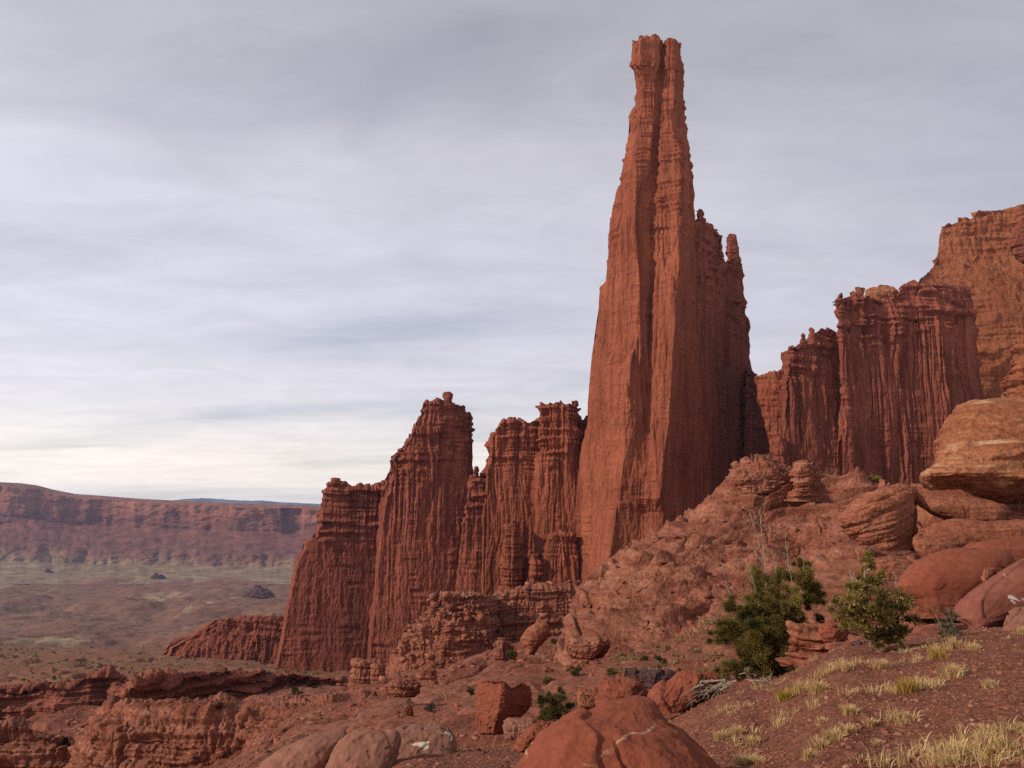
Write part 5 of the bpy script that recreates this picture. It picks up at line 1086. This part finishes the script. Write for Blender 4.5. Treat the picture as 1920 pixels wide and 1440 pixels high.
# scrub on the rock further off
def scrub():
    lst = [(1028, 1183, 15, 'dark scrub right of the tilted round boulder', 'scrub'), (1042, 1196, 11, 'scrub just below the tilted round boulder', 'scrub'), (1076, 1176, 16, 'dark scrub at the left foot of the ridge', 'scrub'),
           (960, 1233, 13, 'dark scrub on the slope below the banded ledge cleft', 'scrub'), (835, 1258, 10, 'single dark shrub at the stepped outcrop right foot', 'scrub'), (1052, 1220, 10, 'shrub left of the broad low boulder', 'scrub'),
           (1066, 1231, 8, 'small shrub under the broad low boulder', 'scrub'), (1150, 1266, 16, 'yellow-green shrub above the square-ended red block', 'pinyon'), (1236, 1240, 12, 'dark shrub on the tan slope under the ridge', 'scrub'),
           (1206, 1236, 9, 'small shrub halfway along the ridge foot', 'scrub'), (347, 1316, 13, 'bright green shrub in the dark canyon', 'pinyon'), (378, 1320, 9, 'small shrub beside the bright green canyon shrub', 'scrub'),
           (450, 1336, 9, 'lone shrub on the rounded bench', 'scrub'), (558, 1300, 13, 'shrub at the right end of the canyon', 'scrub'), (462, 1316, 10, 'olive shrub midway along the canyon', 'pinyon'),
           (690, 1282, 13, 'shrub below the two small rock stubs', 'scrub'), (655, 1284, 12, 'shrub left below the two small rock stubs', 'scrub'), (884, 1300, 11, 'dark shrub at the left of the heart-shaped boulder', 'scrub'),
           (800, 1278, 9, 'small shrub beside the low flat-topped rock', 'scrub'), (760, 1268, 8, 'pale shrub above the low flat-topped rock', 'sage'), (805, 1330, 12, 'grey-green shrub on bare slickrock left of the heart-shaped boulder', 'sage'),
           (620, 1310, 12, 'pale shrub on the slickrock left of the flat-topped rock', 'sage'), (730, 1275, 9, 'pale shrub behind the low flat-topped rock', 'sage')]
    for i, (px, py, s, lb, m) in enumerate(lst):
        Y = min(seat_Y(px, py + s * 0.35), 190 if px < 600 else 130); r = random.Random(i)
        bl = [(px + r.uniform(-.55, .55) * s, py - abs(r.uniform(-.1, .6)) * s, s * r.uniform(.3, .48)) for _ in range(7)]
        rng = np.random.default_rng(50 + i); b = terrain_point(px, Y)
        off = float(b.z) - float(ptw(px, py + s * .35, Y).z)
        root = empty('shrub', b)
        cl = [(tuple(ptw(x, y, Y + r.uniform(-.3, .3) * s * Y / F) + Vector((0, 0, off))), q * Y / F) for x, y, q in bl]
        u = s * Y / F
        V, Fq, T = sprigs(cl, rng, 1500 / (u * u), 0.16 * u)
        mesh_np('crown', V - np.array(b), Fq, M[m], root, smooth=False, attrs={'tint': T})
        tb = Tubes()
        for c, q in cl: tb.add(wiggle((0, 0, -.05 * u), Vector(c) - b, 3, .06, r), .03 * u, .01 * u, 4)
        tb.build('stem', M['bark'], root)
        tag(root, lb, 'shrub', 'shrubs on the rock slopes')
    # two on the sill under the broad fluted wall
    for i, (px, py, s, lb) in enumerate([(1638, 904, 17, 'pale green shrub on the sill below the broad fluted wall'), (1592, 899, 13, 'smaller shrub on the sill, left of the pale green one')]):
        Y = 146; r = random.Random(90 + i); rng = np.random.default_rng(90 + i); b = ptw(px, py + 8, Y); root = empty('shrub', b)
        cl = [(tuple(ptw(px + r.uniform(-1, 1) * s, py + r.uniform(-.35, .3) * s, Y + r.uniform(-1, 1))), s * r.uniform(.3, .45) * Y / F) for _ in range(8)]
        V, Fq, T = sprigs(cl, rng, 600, 0.3); mesh_np('crown', V - np.array(b), Fq, M['pinyon'], root, smooth=False, attrs={'tint': T})
        tb = Tubes()
        for c, q in cl: tb.add(wiggle((0, 0, -1.2), Vector(c) - b, 3, .06, r), .06, .02, 4)
        tb.build('stem', M['bark'], root); tag(root, lb, 'shrub', 'shrubs on the rock slopes')
scrub()

def tuft_mesh(n, h, spread, rng, w=0.0035, lean=0.5):
    V, Fq, T = [], [], []; k = 0
    for _ in range(n):
        a = rng.uniform(0, 2 * math.pi); r = abs(rng.normal(0, spread * .35)); b = np.array([math.cos(a) * r, math.sin(a) * r, -.02])
        hh = h * rng.uniform(.45, 1.1); ln = rng.uniform(.15, 1.0) * lean; a2 = a + rng.normal(0, .7); dr = np.array([math.cos(a2), math.sin(a2), 0])
        sd = np.array([-math.sin(a2 + rng.normal(0, .8)), math.cos(a2), 0.2]); ww = w * rng.uniform(.7, 1.4); t = rng.uniform(0, 1)
        p0 = b; p1 = b + np.array([0, 0, hh * .6]) + dr * ln * hh * .35; p2 = b + np.array([0, 0, hh * (1 - .35 * ln * ln)]) + dr * ln * hh * 1.0
        for (p, q) in ((p0, 1), (p1, .8), (p2, .2)): V += [p - sd * ww * q, p + sd * ww * q]; T += [t, t]
        Fq += [(k, k + 1, k + 3, k + 2), (k + 2, k + 3, k + 5, k + 4)]; k += 6
    return np.array(V), np.array(Fq), np.array(T)

def grass():
    lst = [(510, 1075, 85, 'yellow tuft at the right end of the dead branches', 'green_straw'), (600, 1040, 90, 'straw tuft under the right side of the dark juniper', 'straw'), (690, 1030, 85, 'pale tuft right of the one under the dark juniper', 'straw'),
           (850, 915, 60, 'straw tuft left of the dark purple block', 'straw'), (760, 915, 60, 'straw tuft between dark juniper and dark purple block', 'straw'), (1030, 905, 70, 'brownish tuft just right of the dark purple block', 'straw'),
           (1160, 1035, 100, 'bushy green-yellow tuft alone on the middle of the gravel', 'green_straw'), (1330, 850, 80, 'greenish tuft right below the smaller juniper', 'green_straw'), (1410, 945, 90, 'round pale tuft below the grey sage bush', 'straw'),
           (1420, 800, 75, 'tall straw tuft in front of the grey sage bush', 'straw'), (1530, 805, 50, 'small bright tuft under the white-marked slab', 'straw'), (1600, 1010, 65, 'wispy tuft on the right half of the gravel', 'straw'),
           (840, 1150, 75, 'upright straw tuft on the gravel left of centre', 'straw'), (950, 1215, 55, 'small tuft right of the upright straw tuft', 'straw'), (700, 1205, 55, 'small tuft left of the upright straw tuft', 'straw'),
           (820, 1255, 75, 'yellow tuft heading the low diagonal row', 'straw'), (755, 1300, 85, 'middle tuft of the low diagonal row', 'straw'), (680, 1335, 85, 'pale tuft third in the low diagonal row', 'straw'), (625, 1395, 75, 'lowest tuft of the low diagonal row', 'straw'),
           (980, 1310, 45, 'tiny tuft alone right of the low diagonal row', 'straw'), (1130, 1170, 55, 'small bright tuft below the green-yellow tuft', 'straw'), (1570, 1250, 70, 'big straw tuft in the bottom right corner', 'straw'),
           (1720, 1235, 62, 'big straw tuft right of the corner tuft', 'straw'), (1815, 1205, 50, 'tall tuft cut by the right edge', 'straw'), (1570, 1375, 75, 'green-yellow tuft below the big corner tuft', 'green_straw'),
           (1600, 1430, 60, 'bright yellow tuft at the bottom edge right', 'green_straw'), (1350, 1440, 85, 'tuft at the bottom edge right of centre', 'straw'), (1790, 720, 60, 'thin tuft before the plain grey-pink slab', 'straw'),
           (250, 1265, 75, 'yellowish tuft right of the large brick-red boulder', 'straw'), (170, 1290, 70, 'tuft touching the large brick-red boulder', 'straw'), (330, 1310, 60, 'tuft one step right of the yellowish tuft', 'straw'), (340, 1420, 65, 'tuft low beside the large brick-red boulder', 'straw'), (270, 1430, 75, 'lowest tuft against the large brick-red boulder', 'straw')]
    for i, (zx, zy, sz, lb, m) in enumerate(lst):
        px, py = ZX(zx), min(ZY(zy), 1436); b = ground_at(px, py); sz = min(sz, 100); u = sz / 2.88 * b.y / F * 0.85
        rng = np.random.default_rng(300 + i)
        V, Fq, T = tuft_mesh(int(170 + 1.6 * sz), u * 1.0, u * 0.85, rng, w=0.0032, lean=.75)
        o = mesh_np('grass_tuft', V, Fq, M[m], None, smooth=False, attrs={'tint': T}); o.location = b
        tag(o, lb, 'grass tuft', 'dry grass tufts on the gravel slope')
    # sparse short growth nobody could count
    rng = np.random.default_rng(77); Vs, Fs, Ts = [], [], []; n = 0; cnt = 0
    while cnt < 250:
        px, py = (rng.uniform(1180, 2000), rng.uniform(1190, 1440)) if cnt < 170 else (rng.uniform(1400, 1820), rng.uniform(1195, 1300))
        Y = seat_Y(px, py)
        if Y > 20 or gmask(px, Y) < .5: continue
        b = terrain_point(px, Y)
        dens = gn(b.x / 1.1, b.y / 1.1, 0.5, 88) + (0.12 if px < 1420 else 0.0)
        if dens < 0.22: cnt += 0.02; continue
        V, Fq, T = tuft_mesh(26, rng.uniform(.05, .15), .12, rng, w=.003, lean=1.0)
        Vs.append(V + np.array(b)); Fs.append(Fq + n); Ts.append(T); n += len(V); cnt += 1
    o = mesh_np('grass', np.concatenate(Vs), np.concatenate(Fs), M['straw'], None, smooth=False, attrs={'tint': np.concatenate(Ts)})
    o['kind'] = 'stuff'; o['label'] = 'sparse short dry grass on the gravel slope'
grass()

def dead_pile():
    pr = random.Random(4); b = ground_at(1350, 1325); root = empty('dead_branches', b); Y = 12.3
    def P(x, y, dy=0): return ptw(1280 + x / 2.88, 940 + y / 2.88, Y + dy) - b
    T = Tubes()
    T.add([P(70, 975), P(150, 972), P(230, 965)], .018, .014, 6); T.build('log', M['dead'], root)
    T = Tubes(); T.add([P(360, 968, .3), P(430, 968, .3), P(480, 985, .3)], .014, .010, 6); T.build('log', M['dead'], root)
    T = Tubes()
    for _ in range(26):
        x = pr.uniform(0, 230); y = pr.uniform(960, 1010)
        twig(T, P(x + pr.uniform(30, 90), y, pr.uniform(-.4, .5)), P(x - pr.uniform(20, 120), y + pr.uniform(40, 130), pr.uniform(-.5, .4)), pr.uniform(.006, .013), pr, 2, 3)
    for _ in range(12):
        x = pr.uniform(300, 480); y = pr.uniform(930, 1000)
        twig(T, P(x, y, pr.uniform(-.2, .4)), P(x + pr.uniform(-90, 90), y + pr.uniform(-50, 40), pr.uniform(-.3, .4)), pr.uniform(.004, .009), pr, 2, 3)
    T.build('twigs', M['dead'], root)
    tag(root, 'tangle of grey dead branches at the foot of the dark juniper', 'dead branches')
    # bare bushes among the rocks
    for (px, py, s, lb) in [(1222, 1288, 34, 'leafless grey bush before the dark-faced rock'), (955, 1352, 26, 'leafless twig in front of the heart-shaped boulder')]:
        b = ground_at(px, py); u = s * b.y / F; r = empty('bare_bush', b); T = Tubes()
        for _ in range(14): twig(T, Vector((pr.gauss(0, .1) * u, pr.gauss(0, .1) * u, -.02)), Vector((pr.gauss(0, .5) * u, pr.gauss(0, .4) * u, u * pr.uniform(.5, 1.1))), .012 * u + .002, pr, 2, 3)
        T.build('twigs', M['dead'], r); tag(r, lb, 'bare bush')
dead_pile()

def gravel():
    rng = np.random.default_rng(11)
    ico = [(0, 0, 1), (.89, 0, .45), (.28, .85, .45), (-.72, .53, .45), (-.72, -.53, .45), (.28, -.85, .45), (.72, .53, -.45), (-.28, .85, -.45), (-.89, 0, -.45), (-.28, -.85, -.45), (.72, -.53, -.45), (0, 0, -1)]
    fc = [(0, 1, 2), (0, 2, 3), (0, 3, 4), (0, 4, 5), (0, 5, 1), (1, 6, 2), (2, 7, 3), (3, 8, 4), (4, 9, 5), (5, 10, 1), (6, 7, 2), (7, 8, 3), (8, 9, 4), (9, 10, 5), (10, 6, 1), (11, 7, 6), (11, 8, 7), (11, 9, 8), (11, 10, 9), (11, 6, 10)]
    ico = np.array(ico); fc = np.array(fc)
    N = 60000
    px = rng.uniform(700, 2100, N); Y = np.exp(rng.uniform(math.log(3.5), math.log(26), N))
    g = gmask(px, Y); keep = rng.uniform(size=N) < g; px, Y = px[keep], Y[keep]
    x = (px - 960) / F * Y / (CT + .22 * ST); z = terr_detail(px, Y, x)
    n = len(px); s = 0.0055 * np.exp(rng.normal(0, .60, n)); s = np.minimum(s, .026) * (0.7 + Y / 16)
    V = np.repeat(ico[None], n, 0) * (1 + rng.uniform(-.28, .28, (n, 12, 1)))
    V = V * (s[:, None, None] * np.stack([rng.uniform(.7, 1.5, n), rng.uniform(.7, 1.3, n), rng.uniform(.4, .8, n)], -1)[:, None])
    a = rng.uniform(0, 6.28, n); ca, sa = np.cos(a)[:, None], np.sin(a)[:, None]
    X = V[..., 0] * ca - V[..., 1] * sa; Yv = V[..., 0] * sa + V[..., 1] * ca
    V = np.stack([X + x[:, None], Yv + Y[:, None], V[..., 2] + (z + s * .15)[:, None]], -1)
    Fq = fc[None] + (np.arange(n) * 12)[:, None, None]
    m, nt, b = new_mat('gravel_stone'); at_ = nd(nt, 'ShaderNodeAttribute', attribute_name='tint')
    nt.links.new(ramp(nt, at_.outputs['Fac'], [(0, (0.11, 0.038, 0.025)), (.5, (0.22, 0.078, 0.046)), (.93, (0.29, 0.12, 0.075)), (1, (0.36, 0.21, 0.14))]), b.inputs['Base Color'])
    t = np.repeat(rng.uniform(0, 1, n) ** 1.3, 12)
    o = mesh_np('gravel', V.reshape(-1, 3), Fq.reshape(-1, 3), m, None, smooth=False, attrs={'tint': t})
    o['kind'] = 'stuff'; o['label'] = 'loose angular red stones scattered over the near slope'
gravel()

ICO = np.array([(0, 0, 1), (.89, 0, .45), (.28, .85, .45), (-.72, .53, .45), (-.72, -.53, .45), (.28, -.85, .45), (.72, .53, -.45), (-.28, .85, -.45), (-.89, 0, -.45), (-.28, -.85, -.45), (.72, -.53, -.45), (0, 0, -1)])
ICF = np.array([(0, 1, 2), (0, 2, 3), (0, 3, 4), (0, 4, 5), (0, 5, 1), (1, 6, 2), (2, 7, 3), (3, 8, 4), (4, 9, 5), (5, 10, 1), (6, 7, 2), (7, 8, 3), (8, 9, 4), (9, 10, 5), (10, 6, 1), (11, 7, 6), (11, 8, 7), (11, 9, 8), (11, 10, 9), (11, 6, 10)])
CUB = np.array([(x, y, z) for x in (-1, 1) for y in (-1, 1) for z in (-1, 1)], float)
CUF = np.array([(0, 1, 3), (0, 3, 2), (4, 6, 7), (4, 7, 5), (0, 4, 5), (0, 5, 1), (2, 3, 7), (2, 7, 6), (0, 2, 6), (0, 6, 4), (1, 5, 7), (1, 7, 3)])
def rubble():
    rng = np.random.default_rng(21); pts = []
    N = 16000
    px = rng.uniform(-30, 1700, N); Y = np.exp(rng.uniform(math.log(9), math.log(330), N))
    x = (px - 960) / F * Y / (CT + .22 * ST)
    cl = gn(x / (Y * .10), np.log(Y) * 9, 0.5, 140) + 0.5 * gn(x / (Y * .03), np.log(Y) * 30, 0.5, 141)
    keep = (gmask(px, Y) < .6) & (cl > -0.02); px, Y, x = px[keep], Y[keep], x[keep]
    pts.append(np.stack([x, Y, terr_detail(px, Y, x)], -1))
    for on, cnt in (('rock_ridge', 700), ('rock_bench', 120), ('rock_bench.001', 90), ('rock_ledge', 300), ('rock_ledge.001', 300), ('rock_outcrop', 500), ('rock_outcrop.001', 300)):
        o = bpy.data.objects.get(on)
        if not o: continue
        me = o.data; n = len(me.vertices); co = np.empty(n * 3, np.float32); me.vertices.foreach_get('co', co); co = co.reshape(-1, 3)
        no = np.empty(n * 3, np.float32); me.vertices.foreach_get('normal', no); no = no.reshape(-1, 3)
        idx = np.nonzero((no[:, 2] > .55))[0]
        if len(idx): pts.append(co[rng.choice(idx, min(cnt, len(idx)))].astype(float))
    P = np.concatenate(pts); n = len(P)
    s = P[:, 1] / F * 1.9 * np.exp(rng.normal(0, .55, n)); s = np.minimum(s, P[:, 1] / F * 9)
    V = np.repeat(CUB[None], n, 0) * (1 + rng.uniform(-.45, .25, (n, 8, 3)))
    V = V * (s[:, None, None] * np.stack([rng.uniform(.7, 1.6, n), rng.uniform(.7, 1.3, n), rng.uniform(.35, .9, n)], -1)[:, None])
    a = rng.uniform(0, 6.28, n); ca, sa = np.cos(a)[:, None], np.sin(a)[:, None]
    X = V[..., 0] * ca - V[..., 1] * sa; Yv = V[..., 0] * sa + V[..., 1] * ca
    V = np.stack([X + P[:, None, 0], Yv + P[:, None, 1], V[..., 2] + 0.25 * X * rng.uniform(-1, 1, (n, 1)) + (P[:, 2] + s * .15)[:, None]], -1)
    Fq = CUF[None] + (np.arange(n) * 8)[:, None, None]
    m, nt, b = new_mat('rubble'); at_ = nd(nt, 'ShaderNodeAttribute', attribute_name='tint')
    nt.links.new(ramp(nt, at_.outputs['Fac'], [(0, (0.115, 0.038, 0.024)), (.5, (0.22, 0.070, 0.040)), (1, (0.33, 0.13, 0.08))]), b.inputs['Base Color'])
    o = mesh_np('rubble', V.reshape(-1, 3), Fq.reshape(-1, 3), m, None, smooth=False, attrs={'tint': np.repeat(rng.uniform(0, 1, n), 8)})
    o['kind'] = 'stuff'; o['label'] = 'broken red rock rubble lying over the slickrock slopes'
rubble()

def far_scrub():
    """specks of desert scrub on the flats beyond the canyon"""
    rng = np.random.default_rng(31); N = 5200
    px = rng.uniform(-60, 700, N); Y = np.exp(rng.uniform(math.log(230), math.log(2600), N))
    x = (px - 960) / F * Y / (CT + .22 * ST)
    keep = gn(x / 60, Y / 110, 0.5, 150) + 0.4 * gn(x / 17, Y / 30, 0.5, 151) > 0.02
    px, Y, x = px[keep], Y[keep], x[keep]
    z = np.where(Y < 800, terr_detail(px, Y, x), valley_h(x, Y)); n = len(x)
    s = np.minimum(0.35 + Y * 0.0006, 1.6) * rng.uniform(.6, 1.5, n)
    V = np.repeat(ICO[None], n, 0) * (1 + rng.uniform(-.4, .3, (n, 12, 1))) * (s[:, None, None] * np.array([1.2, 1.0, .7]))
    V = V + np.stack([x, Y, z + s * .3], -1)[:, None]
    Fq = ICF[None] + (np.arange(n) * 12)[:, None, None]
    o = mesh_np('scrub', V.reshape(-1, 3), Fq.reshape(-1, 3), M['scrub'], None, smooth=False, attrs={'tint': np.repeat(rng.uniform(0, .8, n), 12)})
    o['kind'] = 'stuff'; o['label'] = 'specks of dark scrub over the desert flats'
far_scrub()

def low_growth():
    """dry low plants caught in the cracks and soil of the nearer slickrock"""
    rng = np.random.default_rng(41); N = 9000
    px = np.concatenate([rng.uniform(470, 1330, N), rng.uniform(1140, 1340, 2500)]); Y = np.concatenate([np.exp(rng.uniform(math.log(14), math.log(140), N)), np.exp(rng.uniform(math.log(34), math.log(85), 2500))])
    x = (px - 960) / F * Y / (CT + .22 * ST)
    c = gn(x / (Y * .12), np.log(Y) * 8, 0.5, 160) + 0.5 * gn(x / (Y * .04), np.log(Y) * 25, 0.5, 161)
    keep = (c > np.where(np.arange(len(px)) < N, 0.38, 0.0)) & (gmask(px, Y) < .5); px, Y, x = px[keep], Y[keep], x[keep]
    z = terr_detail(px, Y, x); V, Fq, T = [], [], []; k = 0
    for i in range(len(px)):
        h = Y[i] / F * rng.uniform(3.5, 8); b = np.array([x[i], Y[i], z[i]])
        for _ in range(7):
            a = rng.uniform(0, 6.28); d = np.array([math.cos(a) * .7, math.sin(a) * .7, rng.uniform(.5, 1.2)]) * h; sd = np.array([-math.sin(a), math.cos(a), .1]) * h * .16
            V += [b - sd, b + sd, b + d]; Fq.append((k, k + 1, k + 2)); k += 3; T += [rng.uniform(0, 1)] * 3
    o = mesh_np('low_growth', np.array(V), np.array(Fq), M['dry'], None, smooth=False, attrs={'tint': np.array(T)})
    o['kind'] = 'stuff'; o['label'] = 'dry low growth in the cracks of the slickrock'
M['dry'] = leaf_mat('dry_growth', (0.12, 0.085, 0.035), (0.36, 0.26, 0.11), 0.2)
low_growth()

# ------------------------------------------------------------------ air
def haze():
    x0, x1, y0, y1, z0, z1 = -16000, 16000, -300, 17500, -420, 330
    V = np.array([(x, y, z) for x in (x0, x1) for y in (y0, y1) for z in (z0, z1)], float)
    Fq = np.array([(0, 1, 3, 2), (4, 6, 7, 5), (0, 4, 5, 1), (2, 3, 7, 6), (0, 2, 6, 4), (1, 5, 7, 3)])
    m = bpy.data.materials.new('haze'); m.use_nodes = True; nt = m.node_tree; nt.nodes.clear()
    out = nd(nt, 'ShaderNodeOutputMaterial'); v = nd(nt, 'ShaderNodeVolumePrincipled')
    v.inputs['Color'].default_value = (0.46, 0.57, 0.88, 1); v.inputs['Density'].default_value = 4.0e-5; v.inputs['Anisotropy'].default_value = 0.2
    nt.links.new(v.outputs[0], out.inputs['Volume'])
    o = mesh_np('haze', V, Fq, m, None, smooth=False); o['kind'] = 'stuff'; o['label'] = 'thin bluish air over the valley'
haze()
